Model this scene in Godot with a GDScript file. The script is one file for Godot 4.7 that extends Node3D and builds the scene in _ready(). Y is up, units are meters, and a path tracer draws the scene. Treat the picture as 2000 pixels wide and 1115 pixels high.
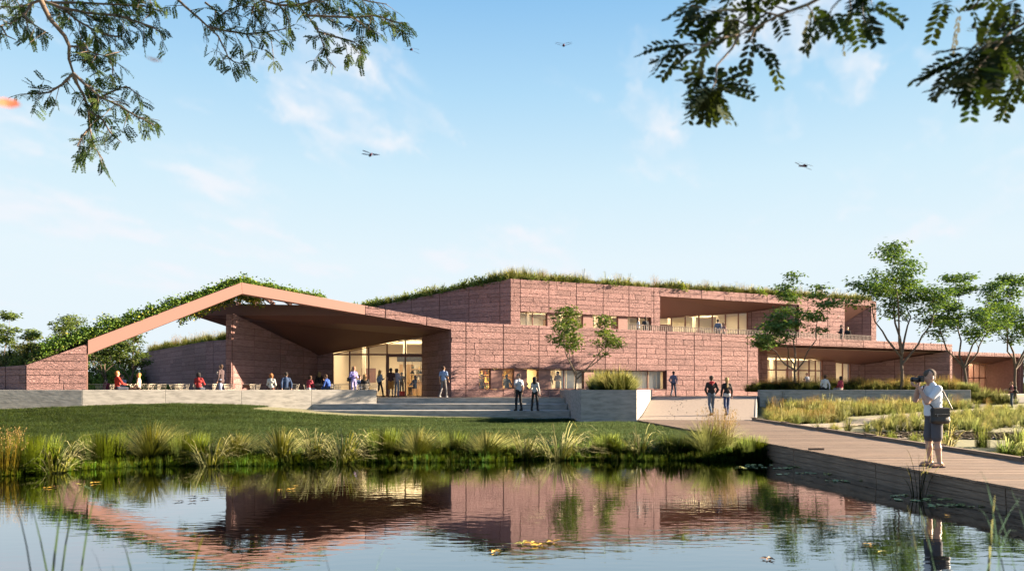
extends Node3D
# A museum of rough terracotta stone behind a pond, late in the day. Metres; y = 0 is the water of the pond; the eye stands at the origin's x and z.

const EYE := 1.85
const FOCAL := 1500.0
const FLOOR := 1.40                      # the terrace

var rng := RandomNumberGenerator.new()
var M := {}                              # materials
var taken := {}
var cand := []                           # stone blocks waiting to be built
var eye_noise := FastNoiseLite.new()

# ---------------------------------------------------------------- shapes

class Shape:
	var v := PackedVector3Array()
	var n := PackedVector3Array()
	var uv := PackedVector2Array()
	var c := PackedColorArray()
	var ix := PackedInt32Array()
	var tint := Color.WHITE
	var shift := Vector2.ZERO

	func face(p: Array) -> void:          # convex, counter-clockwise seen from outside
		var nn: Vector3 = Vector3.ZERO
		for k in range(1, p.size() - 1):
			nn += (p[k] - p[0]).cross(p[k + 1] - p[0])
		if nn.length() < 1e-9:
			return
		nn = nn.normalized()
		var b := v.size()
		var t := Vector3(nn.z, 0, -nn.x)
		for q: Vector3 in p:
			v.append(q)
			n.append(nn)
			c.append(tint)
			if absf(nn.y) > 0.75:
				uv.append(Vector2(q.x, q.z) + shift)
			else:
				uv.append(Vector2(q.dot(t.normalized()), q.y) + shift)
		for k in range(1, p.size() - 1):
			ix.append_array([b, b + k + 1, b + k])

	func quad(a: Vector3, b: Vector3, d: Vector3, e: Vector3) -> void:
		face([a, b, d, e])

	func hexa(p: Array) -> void:          # bottom 0..3 counter-clockwise from above, top 4..7 over them
		face([p[3], p[2], p[1], p[0]])
		face([p[4], p[5], p[6], p[7]])
		for k in 4:
			var m := (k + 1) % 4
			face([p[k], p[m], p[m + 4], p[k + 4]])

	func box(at: Vector3, size: Vector3, turn := Basis.IDENTITY) -> void:
		var h := size / 2
		var p := []
		for y in [-1, 1]:
			for q in [[-1, 1], [1, 1], [1, -1], [-1, -1]]:
				p.append(at + turn * Vector3(q[0] * h.x, y * h.y, q[1] * h.z))
		hexa(p)

	func slab(poly: Array, y0: float, y1: float) -> void:   # poly of Vector2(x, z), counter-clockwise from above (x right, z down the page reversed)
		var top := []
		var low := []
		for q: Vector2 in poly:
			top.append(Vector3(q.x, y1, q.y))
			low.append(Vector3(q.x, y0, q.y))
		face(top)
		var r := low.duplicate()
		r.reverse()
		face(r)
		for k in poly.size():
			var m := (k + 1) % poly.size()
			face([low[k], low[m], top[m], top[k]])

	func plate(poly: Array, d0: float, d1: float, bevel := 0.0) -> void:   # poly of Vector2(u, y) seen from +z, from depth d0 to d1
		var mid := Vector2.ZERO
		for q: Vector2 in poly:
			mid += q
		mid /= poly.size()
		var front := []
		var edge := []
		var back := []
		for k in poly.size():
			var q: Vector2 = poly[k]
			back.append(Vector3(q.x, q.y, d0))
			edge.append(Vector3(q.x, q.y, d1 - bevel))
			if bevel > 0.0:
				var a: Vector2 = (q - poly[k - 1]).normalized()
				var b: Vector2 = (poly[(k + 1) % poly.size()] - q).normalized()
				var inw := (a.rotated(PI / 2) + b.rotated(PI / 2))
				inw = inw.normalized() * bevel / maxf(0.5, inw.length() / 2)
				front.append(Vector3(q.x + inw.x, q.y + inw.y, d1))
			else:
				front.append(Vector3(q.x, q.y, d1))
		face(front)
		var r := back.duplicate()
		r.reverse()
		face(r)
		for k in poly.size():
			var m := (k + 1) % poly.size()
			face([back[k], back[m], edge[m], edge[k]])
			if bevel > 0.0:
				face([edge[k], edge[m], front[m], front[k]])

	func tube(p: Array, r: Array, sides := 6, cap := true) -> void:
		var b := v.size()
		var last := Vector3.ZERO
		var side := Vector3.RIGHT
		for k in p.size():
			var d: Vector3 = (p[mini(k + 1, p.size() - 1)] - p[maxi(k - 1, 0)]).normalized()
			if k == 0:
				side = d.cross(Vector3.UP if absf(d.y) < 0.9 else Vector3.RIGHT).normalized()
			else:
				side = (side - d * side.dot(d)).normalized()
			var up := d.cross(side)
			for i in sides:
				var a := TAU * i / sides
				var o := side * cos(a) + up * sin(a)
				v.append(p[k] + o * r[k])
				n.append(o)
				c.append(tint)
				uv.append(Vector2(float(i) / sides, k * 0.5))
			if k > 0:
				for i in sides:
					var j := (i + 1) % sides
					var q := b + (k - 1) * sides
					ix.append_array([q + i, q + sides + j, q + j, q + i, q + sides + i, q + sides + j])
			last = d
		if cap:
			var e := v.size()
			v.append(p[-1] + last * r[-1] * 0.5)
			n.append(last)
			c.append(tint)
			uv.append(Vector2.ZERO)
			for i in sides:
				ix.append_array([b + (p.size() - 1) * sides + i, e, b + (p.size() - 1) * sides + (i + 1) % sides])

	func ball(at: Vector3, r: Vector3, sides := 10, rings := 6) -> void:
		var b := v.size()
		for k in rings + 1:
			var t := PI * k / rings
			for i in sides:
				var a := TAU * i / sides
				var o := Vector3(sin(t) * cos(a), cos(t), sin(t) * sin(a))
				v.append(at + o * r)
				n.append((o / r).normalized())
				c.append(tint)
				uv.append(Vector2(float(i) / sides, float(k) / rings))
		for k in rings:
			for i in sides:
				var j := (i + 1) % sides
				var q := b + k * sides
				ix.append_array([q + i, q + j, q + sides + j, q + i, q + sides + j, q + sides + i])

	func leaf(at: Vector3, along: Vector3, across: Vector3, long: float, wide: float) -> void:   # a four-cornered blade, a little folded
		var b := v.size()
		var nn := across.cross(along).normalized()
		var m := at + along * long * 0.45
		v.append_array([at, m + across * wide * 0.5 + nn * wide * 0.12, at + along * long, m - across * wide * 0.5 + nn * wide * 0.12])
		for k in 4:
			n.append(nn)
			c.append(tint)
			uv.append(Vector2.ZERO)
		ix.append_array([b, b + 2, b + 1, b, b + 3, b + 2])

	func blade(at: Vector3, out: Vector3, h: float, reach: float, wide: float, low: Color, tip: Color, segs := 4, droop := 1.0) -> void:   # a grass blade rising and arching along out
		var b := v.size()
		var side := Vector3(-out.z, 0, out.x)
		for k in segs + 1:
			var t := float(k) / segs
			var p := at + out * reach * t * (0.45 + 0.55 * t) + Vector3.UP * h * (t * (1.0 + 0.75 * droop) - 0.75 * droop * t * t * t)
			var w := wide * (1.0 - t * t * 0.92) * 0.5
			var cc := low.lerp(tip, t)
			v.append_array([p - side * w, p + side * w])
			var nn := (out + Vector3.UP * 0.5).normalized()
			n.append_array([nn, nn])
			c.append_array([cc, cc])
			uv.append_array([Vector2(0, t), Vector2(1, t)])
			if k > 0:
				var q := b + k * 2
				ix.append_array([q - 2, q + 1, q - 1, q - 2, q, q + 1])

	func mesh() -> ArrayMesh:
		var m := ArrayMesh.new()
		if ix.is_empty():
			return m
		var a := []
		a.resize(Mesh.ARRAY_MAX)
		a[Mesh.ARRAY_VERTEX] = v
		a[Mesh.ARRAY_NORMAL] = n
		a[Mesh.ARRAY_TEX_UV] = uv
		a[Mesh.ARRAY_COLOR] = c
		a[Mesh.ARRAY_INDEX] = ix
		m.add_surface_from_arrays(Mesh.PRIMITIVE_TRIANGLES, a)
		return m

# ---------------------------------------------------------------- naming

func numbered(called: String) -> String:
	var k: int = taken.get(called, 0)
	taken[called] = k + 1
	return called if k == 0 else "%s_%03d" % [called, k]

func obj(called: String, shape, material: Material, parent: Node = self) -> MeshInstance3D:
	var o := MeshInstance3D.new()
	o.name = numbered(called) if parent == self else called
	o.mesh = shape.mesh() if shape is Shape else shape
	o.material_override = material
	parent.add_child(o, true)
	return o

func tag(o: Node, label: String, category := "", group := "", kind := "") -> Node:
	if label: o.set_meta("label", label)
	if category: o.set_meta("category", category)
	if group: o.set_meta("group", group)
	if kind: o.set_meta("kind", kind)
	return o

func thing(called: String, label: String, category: String, at := Vector3.ZERO, turn := 0.0, group := "") -> Node3D:
	var o := Node3D.new()
	o.name = numbered(called)
	add_child(o, true)
	o.position = at
	o.rotation.y = turn
	tag(o, label, category, group)
	return o

func dup(o: Node3D, at: Vector3, turn: float, label: String, group := "", size := 1.0) -> Node3D:
	var base := String(o.name)
	if base.right(4).is_valid_int() or (base.length() > 4 and base[-4] == "_" and base.right(3).is_valid_int()):
		base = base.left(base.length() - 4)
	var r: Node3D = o.duplicate()
	r.name = numbered(base)
	add_child(r, true)
	r.position = at
	r.rotation.y = turn
	r.scale = Vector3.ONE * size
	r.set_meta("label", label)
	if group: r.set_meta("group", group)
	return r

func many(called: String, shape, material: Material, places: Array, tints: Array, parent: Node = self) -> MultiMeshInstance3D:
	var mm := MultiMesh.new()
	mm.transform_format = MultiMesh.TRANSFORM_3D
	mm.use_colors = true
	mm.mesh = shape.mesh() if shape is Shape else shape
	mm.instance_count = places.size()
	for k in places.size():
		mm.set_instance_transform(k, places[k])
		mm.set_instance_color(k, tints[k])
	var o := MultiMeshInstance3D.new()
	o.name = numbered(called) if parent == self else called
	o.multimesh = mm
	o.material_override = material
	parent.add_child(o, true)
	o.set_meta("kind", "stuff")
	return o

func rnd(a: float, b: float) -> float:
	return rng.randf_range(a, b)

func lin(r: float, g: float, b: float) -> Color:
	return Color(r, g, b).linear_to_srgb()

# a point so many metres away, on the sight line through a place in the 2000 x 1115 view (used to survey the photograph)
func sight(x: float, y: float, away: float) -> Vector3:
	return Vector3((x - 1000.0) * away / FOCAL, EYE - (y - 761.0) * away / FOCAL, -away)

# ---------------------------------------------------------------- materials

func noise_map(freq: float, warp: float, octaves: int, kind := FastNoiseLite.FRACTAL_FBM, seed_ := 1, ramp: Gradient = null, size := 512) -> NoiseTexture2D:
	var f := FastNoiseLite.new()
	f.noise_type = FastNoiseLite.TYPE_SIMPLEX_SMOOTH
	f.seed = seed_
	f.frequency = freq
	f.fractal_type = kind
	f.fractal_octaves = octaves
	if warp > 0.0:
		f.domain_warp_enabled = true
		f.domain_warp_amplitude = warp
		f.domain_warp_frequency = freq * 0.6
		f.domain_warp_fractal_type = FastNoiseLite.DOMAIN_WARP_FRACTAL_NONE
	var t := NoiseTexture2D.new()
	t.width = size
	t.height = size
	t.seamless = true
	t.seamless_blend_skirt = 0.15
	t.noise = f
	if ramp: t.color_ramp = ramp
	return t

func ramp(cols: Array) -> Gradient:
	var g := Gradient.new()
	var offs := PackedFloat32Array()
	var cc := PackedColorArray()
	for k in cols.size():
		offs.append(float(k) / (cols.size() - 1))
		cc.append(cols[k].linear_to_srgb())
	g.offsets = offs
	g.colors = cc
	return g

func mat(col: Color, rough := 0.8, metal := 0.0) -> StandardMaterial3D:   # col is linear
	var m := StandardMaterial3D.new()
	m.albedo_color = col.linear_to_srgb()
	m.roughness = rough
	m.metallic = metal
	return m

func textured(tex: Texture2D, rough: float, scale_: Vector3, height: Texture2D = null, deep := 0.0) -> StandardMaterial3D:
	var m := StandardMaterial3D.new()
	m.albedo_texture = tex
	m.roughness = rough
	m.uv1_scale = scale_
	if height:
		m.heightmap_enabled = true
		m.heightmap_texture = height
		m.heightmap_scale = deep
	return m

func leafy(col: Color, back := 0.6) -> StandardMaterial3D:
	var m := mat(col, 0.8)
	m.metallic_specular = 0.22
	m.vertex_color_use_as_albedo = true
	m.backlight_enabled = true
	m.backlight = Color(back, back, back * 0.55)
	m.cull_mode = BaseMaterial3D.CULL_DISABLED
	return m

func materials() -> void:
	var grain := noise_map(0.016, 34.0, 3, FastNoiseLite.FRACTAL_RIDGED, 7)
	for k in 5:
		var tone: float = [1.0, 0.86, 1.12, 0.93, 1.05][k]
		M["stone%d" % k] = textured(noise_map(0.012, 20.0, 4, FastNoiseLite.FRACTAL_FBM, 30 + k, ramp([Color(0.235, 0.132, 0.124) * tone, Color(0.315, 0.184, 0.175) * tone, Color(0.39, 0.235, 0.224) * tone])), 0.92, Vector3(0.30, 2.1, 1), grain, 7.0)
	M.joint = mat(Color(0.10, 0.05, 0.042), 0.95)
	M.metal = mat(Color(0.33, 0.182, 0.15), 0.5, 0.05)
	M.rust = textured(noise_map(0.01, 0.0, 4, FastNoiseLite.FRACTAL_FBM, 5, ramp([Color(0.19, 0.095, 0.08), Color(0.25, 0.128, 0.108)])), 0.6, Vector3(0.6, 0.6, 1))
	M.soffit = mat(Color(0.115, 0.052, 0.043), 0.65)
	M.frame = mat(Color(0.16, 0.055, 0.038), 0.5)
	M.rail = mat(Color(0.038, 0.018, 0.015), 0.7)
	M.concrete = textured(noise_map(0.012, 10.0, 5, FastNoiseLite.FRACTAL_FBM, 9, ramp([Color(0.17, 0.168, 0.158), Color(0.25, 0.247, 0.232), Color(0.31, 0.306, 0.288)])), 0.9, Vector3(0.22, 0.9, 1), noise_map(0.02, 12.0, 4, FastNoiseLite.FRACTAL_FBM, 10), 0.5)
	M.paving = textured(noise_map(0.02, 6.0, 5, FastNoiseLite.FRACTAL_FBM, 12, ramp([Color(0.185, 0.15, 0.12), Color(0.265, 0.222, 0.182)])), 0.85, Vector3(0.5, 0.8, 1), noise_map(0.05, 0.0, 3, FastNoiseLite.FRACTAL_FBM, 13), 0.8)
	M.wood = []
	for k in 4:
		var t: float = [0.52, 0.38, 0.6, 0.45][k]
		M.wood.append(textured(noise_map(0.014, 12.0, 4, FastNoiseLite.FRACTAL_FBM, 50 + k, ramp([Color(0.17, 0.108, 0.068) * t, Color(0.29, 0.195, 0.128) * t, Color(0.40, 0.29, 0.20) * t]), 256), 0.75, Vector3(0.35, 5.0, 1)))
	M.darkwood = textured(noise_map(0.014, 12.0, 4, FastNoiseLite.FRACTAL_FBM, 60, ramp([Color(0.10, 0.068, 0.045), Color(0.215, 0.15, 0.102)]), 256), 0.8, Vector3(0.4, 5.0, 1), noise_map(0.02, 10.0, 3, FastNoiseLite.FRACTAL_FBM, 61, null, 256), 1.0)
	M.soil = textured(noise_map(0.03, 0.0, 5, FastNoiseLite.FRACTAL_FBM, 14, ramp([Color(0.085, 0.09, 0.04), Color(0.14, 0.14, 0.065), Color(0.18, 0.17, 0.09)])), 0.95, Vector3(0.4, 0.4, 1))
	M.gravel = textured(noise_map(0.12, 0.0, 3, FastNoiseLite.FRACTAL_FBM, 15, ramp([Color(0.17, 0.14, 0.10), Color(0.28, 0.24, 0.18), Color(0.38, 0.34, 0.27)])), 0.9, Vector3(0.6, 0.6, 1), noise_map(0.1, 0.0, 3, FastNoiseLite.FRACTAL_FBM, 16), 2.0)
	M.asphalt = textured(noise_map(0.1, 0.0, 3, FastNoiseLite.FRACTAL_FBM, 17, ramp([Color(0.10, 0.095, 0.085), Color(0.17, 0.16, 0.145)])), 0.9, Vector3(0.6, 0.6, 1))
	M.pebble = mat(Color(0.31, 0.30, 0.28), 0.8)
	M.pebble.vertex_color_use_as_albedo = true
	var glass := StandardMaterial3D.new()
	glass.transparency = BaseMaterial3D.TRANSPARENCY_ALPHA
	glass.albedo_color = Color(0.95, 0.97, 0.96, 0.06)
	glass.roughness = 0.02
	M.glass = glass
	M.cream = mat(Color(0.60, 0.53, 0.41), 0.9)
	M.blind = mat(Color(0.62, 0.58, 0.49), 0.9)
	M.roomfloor = mat(Color(0.36, 0.27, 0.17), 0.7)
	M.oak = mat(Color(0.42, 0.27, 0.13), 0.6)
	M.dark = mat(Color(0.02, 0.018, 0.017), 0.6)
	M.white = mat(Color(0.7, 0.68, 0.62), 0.6)
	M.wire = mat(Color(0.36, 0.325, 0.26), 0.5)
	M.lamp = mat(Color(0.9, 0.85, 0.7), 0.6)
	M.lamp.emission_enabled = true
	M.lamp.emission = Color(1.0, 0.86, 0.62)
	M.lamp.emission_energy_multiplier = 0.3
	M.bark = mat(Color(0.105, 0.08, 0.06), 0.95)
	M.palebark = mat(Color(0.17, 0.14, 0.11), 0.95)
	M.leaf = leafy(Color(1, 1, 1), 0.85)
	M.grass = leafy(Color(1, 1, 1), 0.8)
	var w := StandardMaterial3D.new()
	w.albedo_color = lin(0.275, 0.325, 0.37)
	w.roughness = 0.02
	w.metallic = 1.0
	w.metallic_specular = 0.8
	w.heightmap_enabled = true
	w.heightmap_texture = noise_map(0.022, 16.0, 3, FastNoiseLite.FRACTAL_FBM, 21, null, 1024)
	w.heightmap_scale = 0.10
	w.uv1_scale = Vector3(0.065, 0.19, 1)
	M.water = w

func flat(col: Color, rough := 0.85) -> StandardMaterial3D:
	var key := "flat%s%.2f" % [col.to_html(), rough]
	if not M.has(key):
		M[key] = mat(col * 0.62, rough)
	return M[key]

# ---------------------------------------------------------------- people: tapered bones joined by a smooth minimum, meshed as surface nets

func flesh(bones: Array, cell: float, k: float) -> Dictionary:
	var lo := Vector3(1e9, 1e9, 1e9)
	var hi := -lo
	for b in bones:
		var r: float = maxf(b[2], b[3])
		for e in 2:
			lo = lo.min(b[e] - Vector3.ONE * r)
			hi = hi.max(b[e] + Vector3.ONE * r)
	lo -= Vector3.ONE * cell * 2.5
	hi += Vector3.ONE * cell * 2.5
	var nx := int((hi.x - lo.x) / cell) + 1
	var ny := int((hi.y - lo.y) / cell) + 1
	var nz := int((hi.z - lo.z) / cell) + 1
	var f := PackedFloat32Array()
	f.resize(nx * ny * nz)
	f.fill(9.0)
	var best := f.duplicate()
	var lab := PackedByteArray()
	lab.resize(nx * ny * nz)
	var reach := cell * 2.0 + k * 0.5
	for b in bones:
		var pa: Vector3 = b[0]
		var d: Vector3 = b[1] - b[0]
		var ra: float = b[2]
		var dr: float = b[3] - b[2]
		var l: int = b[4]
		var inv := 1.0 / maxf(d.length_squared(), 1e-8)
		var r := maxf(b[2], b[3]) + reach
		var a: Vector3 = (b[0].min(b[1]) - Vector3.ONE * r - lo) / cell
		var z: Vector3 = (b[0].max(b[1]) + Vector3.ONE * r - lo) / cell
		for i in range(maxi(0, int(a.x)), mini(nx, int(z.x) + 2)):
			var px := lo.x + i * cell - pa.x
			for j in range(maxi(0, int(a.y)), mini(ny, int(z.y) + 2)):
				var py := lo.y + j * cell - pa.y
				var at := (i * ny + j) * nz
				for m in range(maxi(0, int(a.z)), mini(nz, int(z.z) + 2)):
					var pz := lo.z + m * cell - pa.z
					var t := clampf((px * d.x + py * d.y + pz * d.z) * inv, 0.0, 1.0)
					var qx := px - t * d.x
					var qy := py - t * d.y
					var qz := pz - t * d.z
					var e := sqrt(qx * qx + qy * qy + qz * qz) - ra - dr * t
					var c := at + m
					var g := f[c]
					if g > 8.0:
						f[c] = e
					else:
						var h := k - absf(g - e)
						f[c] = minf(g, e) - (h * h * 0.25 / k if h > 0.0 else 0.0)
					if e < best[c]:
						best[c] = e
						lab[c] = l
	var vert := PackedVector3Array()
	var norm := PackedVector3Array()
	var vlab := PackedByteArray()
	var cellv := PackedInt32Array()
	cellv.resize(nx * ny * nz)
	cellv.fill(-1)
	var off := [0, nz * ny, nz, nz * ny + nz, 1, nz * ny + 1, nz + 1, nz * ny + nz + 1]
	var active := PackedInt32Array()
	for i in nx - 1:
		for j in ny - 1:
			var at := (i * ny + j) * nz
			for m in nz - 1:
				var c := at + m
				var f0 := f[c]
				if f0 > cell * 1.8 or f0 < -cell * 1.8:
					continue
				var inside := 0
				var sum := Vector3.ZERO
				var cnt := 0
				var q := [0.0, 0.0, 0.0, 0.0, 0.0, 0.0, 0.0, 0.0]
				for o in 8:
					q[o] = f[c + off[o]]
					if q[o] < 0.0:
						inside += 1
				if inside == 0 or inside == 8:
					continue
				for e in EDGES:
					var g0: float = q[e[0]]
					var g1: float = q[e[1]]
					if (g0 < 0.0) != (g1 < 0.0):
						var t := g0 / (g0 - g1)
						sum += CORNER[e[0]].lerp(CORNER[e[1]], t)
						cnt += 1
				var p := lo + (Vector3(i, j, m) + sum / cnt) * cell
				cellv[c] = vert.size()
				active.append(c)
				vert.append(p)
				norm.append(Vector3(q[1] + q[3] + q[5] + q[7] - q[0] - q[2] - q[4] - q[6], q[2] + q[3] + q[6] + q[7] - q[0] - q[1] - q[4] - q[5], q[4] + q[5] + q[6] + q[7] - q[0] - q[1] - q[2] - q[3]).normalized())
				var bl := c
				for o in 8:
					if best[c + off[o]] < best[bl]:
						bl = c + off[o]
				vlab.append(lab[bl])
	var tris := {}
	var sx := ny * nz
	for c in active:
		var s0 := f[c] < 0.0
		for ax in 3:
			var o: int = [sx, nz, 1][ax]
			if (f[c + o] < 0.0) == s0:
				continue
			var u: int = [nz, 1, sx][ax]
			var w: int = [1, sx, nz][ax]
			var a := cellv[c]
			var b := cellv[c - u]
			var d := cellv[c - u - w]
			var e := cellv[c - w]
			if a < 0 or b < 0 or d < 0 or e < 0:
				continue
			var l: int = vlab[a]
			if not tris.has(l):
				tris[l] = PackedInt32Array()
			if s0:
				tris[l].append_array([a, d, b, a, e, d])
			else:
				tris[l].append_array([a, b, d, a, d, e])
	return {"v": vert, "n": norm, "tris": tris}

const CORNER := [Vector3(0, 0, 0), Vector3(1, 0, 0), Vector3(0, 1, 0), Vector3(1, 1, 0), Vector3(0, 0, 1), Vector3(1, 0, 1), Vector3(0, 1, 1), Vector3(1, 1, 1)]
const EDGES := [[0, 1], [2, 3], [4, 5], [6, 7], [0, 2], [1, 3], [4, 6], [5, 7], [0, 4], [1, 5], [2, 6], [3, 7]]

func piece(g: Dictionary, l: int) -> ArrayMesh:
	var s := Shape.new()
	var seen := {}
	for i in g.tris[l]:
		if not seen.has(i):
			seen[i] = s.v.size()
			s.v.append(g.v[i])
			s.n.append(g.n[i])
			s.c.append(Color.WHITE)
			s.uv.append(Vector2.ZERO)
		s.ix.append(seen[i])
	return s.mesh()

const SKIN := 0
const HAIR := 1
const TOP := 2
const LEGS := 3
const SHOES := 4
const EXTRA := 5

# spec: h, pose (stand, walk, sit), arms [right, left], hair, sleeve, leg, lean, head (turn), colours skin / hairc / top / bottom / shoes, cell
func person(label: String, at: Vector3, turn: float, spec: Dictionary, group := "") -> Node3D:
	var root := thing("person", label, "person", at, turn, group)
	var h: float = spec.get("h", 1.75)
	var k := h / 1.75
	var sit: bool = spec.get("pose", "stand") == "sit"
	var walk: bool = spec.get("pose", "stand") == "walk"
	var drop := -0.40 if sit else 0.0
	var slim: float = spec.get("slim", 1.0)
	var bones := []
	var hip := Vector3(0, 0.93 + drop, 0)
	var lean := Basis(Vector3.RIGHT, spec.get("lean", 0.0))
	var up := func(p: Vector3) -> Vector3: return hip + lean * (p + Vector3(0, drop, 0) - hip)
	var shorts: bool = spec.get("leg", "long") == "shorts"
	var skirt: bool = spec.get("leg", "long") == "skirt"
	for s: int in [-1, 1]:
		var a := Vector3(s * 0.085, 0.90 + drop, 0)
		var kn := Vector3(s * 0.10, 0.49, 0.02)
		var an := Vector3(s * 0.105, 0.085, -0.02)
		if walk:
			kn = Vector3(s * 0.09, 0.50, 0.13 if s < 0 else -0.02)
			an = Vector3(s * 0.09, 0.085 if s < 0 else 0.13, 0.20 if s < 0 else -0.30)
		elif sit:
			kn = Vector3(s * 0.11, 0.51, 0.42)
			an = Vector3(s * 0.11, 0.085, 0.40)
		elif spec.get("apart", 0.0) > 0.0:
			kn.x += s * spec.apart * 0.5
			an.x += s * spec.apart
		var cloth := LEGS
		var low := SKIN if shorts or skirt else LEGS
		bones.append([a, kn, 0.083 * slim + (0.012 if shorts else 0.0), 0.062 + (0.028 if shorts else 0.0), cloth] if not shorts else [a, a.lerp(kn, 0.86), 0.094, 0.092, cloth])
		bones.append([a.lerp(kn, 0.8), kn, 0.06, 0.054, low])
		bones.append([kn, kn.lerp(an, 0.35), 0.054, 0.056 if low == SKIN else 0.06, low])
		bones.append([kn.lerp(an, 0.35), an, 0.056 if low == SKIN else 0.06, 0.036 if low == SKIN else 0.05, low])
		var toe := Vector3(0, -0.045, 0.155)
		if walk and s > 0:
			toe = Vector3(0, -0.10, 0.12)
		bones.append([an + Vector3(0, -0.04, -0.035), an + toe, 0.042, 0.032, SHOES])
		bones.append([an + Vector3(0, -0.042, 0.06), an + toe + Vector3(s * 0.02, 0.0, -0.02), 0.04, 0.034, SHOES])
	if skirt:
		bones.append([hip + Vector3(0, 0.02, 0), (hip + Vector3(0, -0.36, 0.0)) if not sit else Vector3(0, 0.53, 0.3), 0.13, 0.17, LEGS])
	bones.append([hip + Vector3(-0.06, 0.02, 0), hip + Vector3(0.06, 0.02, 0), 0.108 * slim, 0.108 * slim, LEGS])
	# the upper body
	var chest := 0.112 * slim
	bones.append([up.call(Vector3(-0.055, 1.06, 0)), up.call(Vector3(0.055, 1.06, 0)), 0.103 * slim, 0.103 * slim, TOP])
	bones.append([up.call(Vector3(-0.08, 1.29, 0)), up.call(Vector3(0.08, 1.29, 0)), chest, chest, TOP])
	bones.append([up.call(Vector3(0, 1.0, 0)), up.call(Vector3(0, 1.36, -0.01)), 0.118 * slim, 0.12 * slim, TOP])
	bones.append([up.call(Vector3(-0.145 * slim, 1.415, 0)), up.call(Vector3(0.145 * slim, 1.415, 0)), 0.062, 0.062, TOP])
	bones.append([up.call(Vector3(0, 1.40, 0)), up.call(Vector3(0, 1.475, -0.01)), 0.085, 0.062, TOP])
	if spec.get("long_top", false):
		bones.append([hip + Vector3(-0.05, -0.04, 0), hip + Vector3(0.05, -0.04, 0), 0.13, 0.13, TOP])
		bones.append([hip, up.call(Vector3(0, 1.1, 0)), 0.135, 0.12, TOP])
	bones.append([up.call(Vector3(0, 1.45, 0)), up.call(Vector3(0, 1.56, 0.015)), 0.055, 0.05, SKIN])
	var hb: Basis = lean * Basis(Vector3.UP, spec.get("head", 0.0)) * Basis(Vector3.RIGHT, spec.get("nod", 0.0))
	var neck: Vector3 = up.call(Vector3(0, 1.54, 0.01))
	var hd := func(x: float, y: float, z: float) -> Vector3: return neck + hb * Vector3(x, y, z)
	bones.append([hd.call(0, 0.085, 0.005), hd.call(0, 0.13, -0.005), 0.078, 0.085, SKIN])
	bones.append([hd.call(0, 0.03, 0.045), hd.call(0, 0.06, 0.05), 0.045, 0.05, SKIN])
	bones.append([hd.call(0, 0.10, 0.09), hd.call(0, 0.065, 0.105), 0.012, 0.018, SKIN])
	for s in [-1, 1]:
		bones.append([hd.call(s * 0.083, 0.09, 0.0), hd.call(s * 0.086, 0.06, 0.005), 0.018, 0.012, SKIN])
	var hair: String = spec.get("hair", "short")
	if hair != "bald":
		bones.append([hd.call(0, 0.145, -0.03), hd.call(0, 0.152, 0.022), 0.083, 0.066, HAIR])
		bones.append([hd.call(0, 0.13, -0.035), hd.call(0, 0.07, -0.04), 0.088, 0.07, HAIR])
	if hair == "long":
		bones.append([hd.call(-0.045, 0.12, -0.035), hd.call(-0.05, -0.10, -0.06), 0.062, 0.055, HAIR])
		bones.append([hd.call(0.045, 0.12, -0.035), hd.call(0.05, -0.10, -0.06), 0.062, 0.055, HAIR])
		bones.append([hd.call(0, 0.10, -0.05), hd.call(0, -0.14, -0.085), 0.07, 0.055, HAIR])
	elif hair == "bob":
		bones.append([hd.call(-0.05, 0.12, -0.02), hd.call(-0.06, 0.01, -0.03), 0.06, 0.05, HAIR])
		bones.append([hd.call(0.05, 0.12, -0.02), hd.call(0.06, 0.01, -0.03), 0.06, 0.05, HAIR])
	elif hair == "pony":
		bones.append([hd.call(0, 0.15, -0.10), hd.call(0, 0.08, -0.135), 0.035, 0.04, HAIR])
		bones.append([hd.call(0, 0.08, -0.135), hd.call(0.01, -0.22, -0.135), 0.04, 0.028, HAIR])
	elif hair == "bun":
		bones.append([hd.call(0, 0.19, -0.09), hd.call(0, 0.18, -0.1), 0.05, 0.05, HAIR])
	var arms: Array = spec.get("arms", ["down", "down"])
	var bare: String = spec.get("sleeve", "long")
	var fine: bool = spec.get("fine", false)
	for q in 2:
		var s := -1 if q == 0 else 1
		var sh := Vector3(s * 0.178 * slim, 1.405, 0)
		var el := Vector3(s * 0.235, 1.13, -0.03)
		var wr := Vector3(s * 0.245, 0.90, 0.04)
		match arms[q]:
			"swing":
				el = Vector3(s * 0.235, 1.14, 0.06); wr = Vector3(s * 0.235, 0.94, 0.19)
			"behind":
				el = Vector3(s * 0.235, 1.14, -0.1); wr = Vector3(s * 0.23, 0.91, -0.12)
			"pocket":
				el = Vector3(s * 0.28, 1.14, -0.08); wr = Vector3(s * 0.18, 0.95, 0.05)
			"bent":
				el = Vector3(s * 0.225, 1.13, 0.03); wr = Vector3(s * 0.10, 1.19, 0.25)
			"cup":
				el = Vector3(s * 0.22, 1.13, 0.05); wr = Vector3(s * 0.14, 1.29, 0.26)
			"fold":
				el = Vector3(s * 0.25, 1.15, 0.05); wr = Vector3(-s * 0.06, 1.15, 0.17)
			"chin":
				el = Vector3(s * 0.21, 1.12, 0.18); wr = Vector3(s * 0.06, 1.44, 0.2)
			"lens":
				el = Vector3(s * 0.17, 1.19, 0.23); wr = Vector3(s * 0.045, 1.475, 0.27)
			"shutter":
				el = Vector3(s * 0.25, 1.22, 0.16); wr = Vector3(s * 0.09, 1.545, 0.17)
			"lap":
				el = Vector3(s * 0.24, 1.14, 0.03); wr = Vector3(s * 0.11, 0.99, 0.24)
			"rest":
				el = Vector3(s * 0.25, 1.14, -0.1); wr = Vector3(s * 0.24, 0.93, -0.12)
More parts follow.
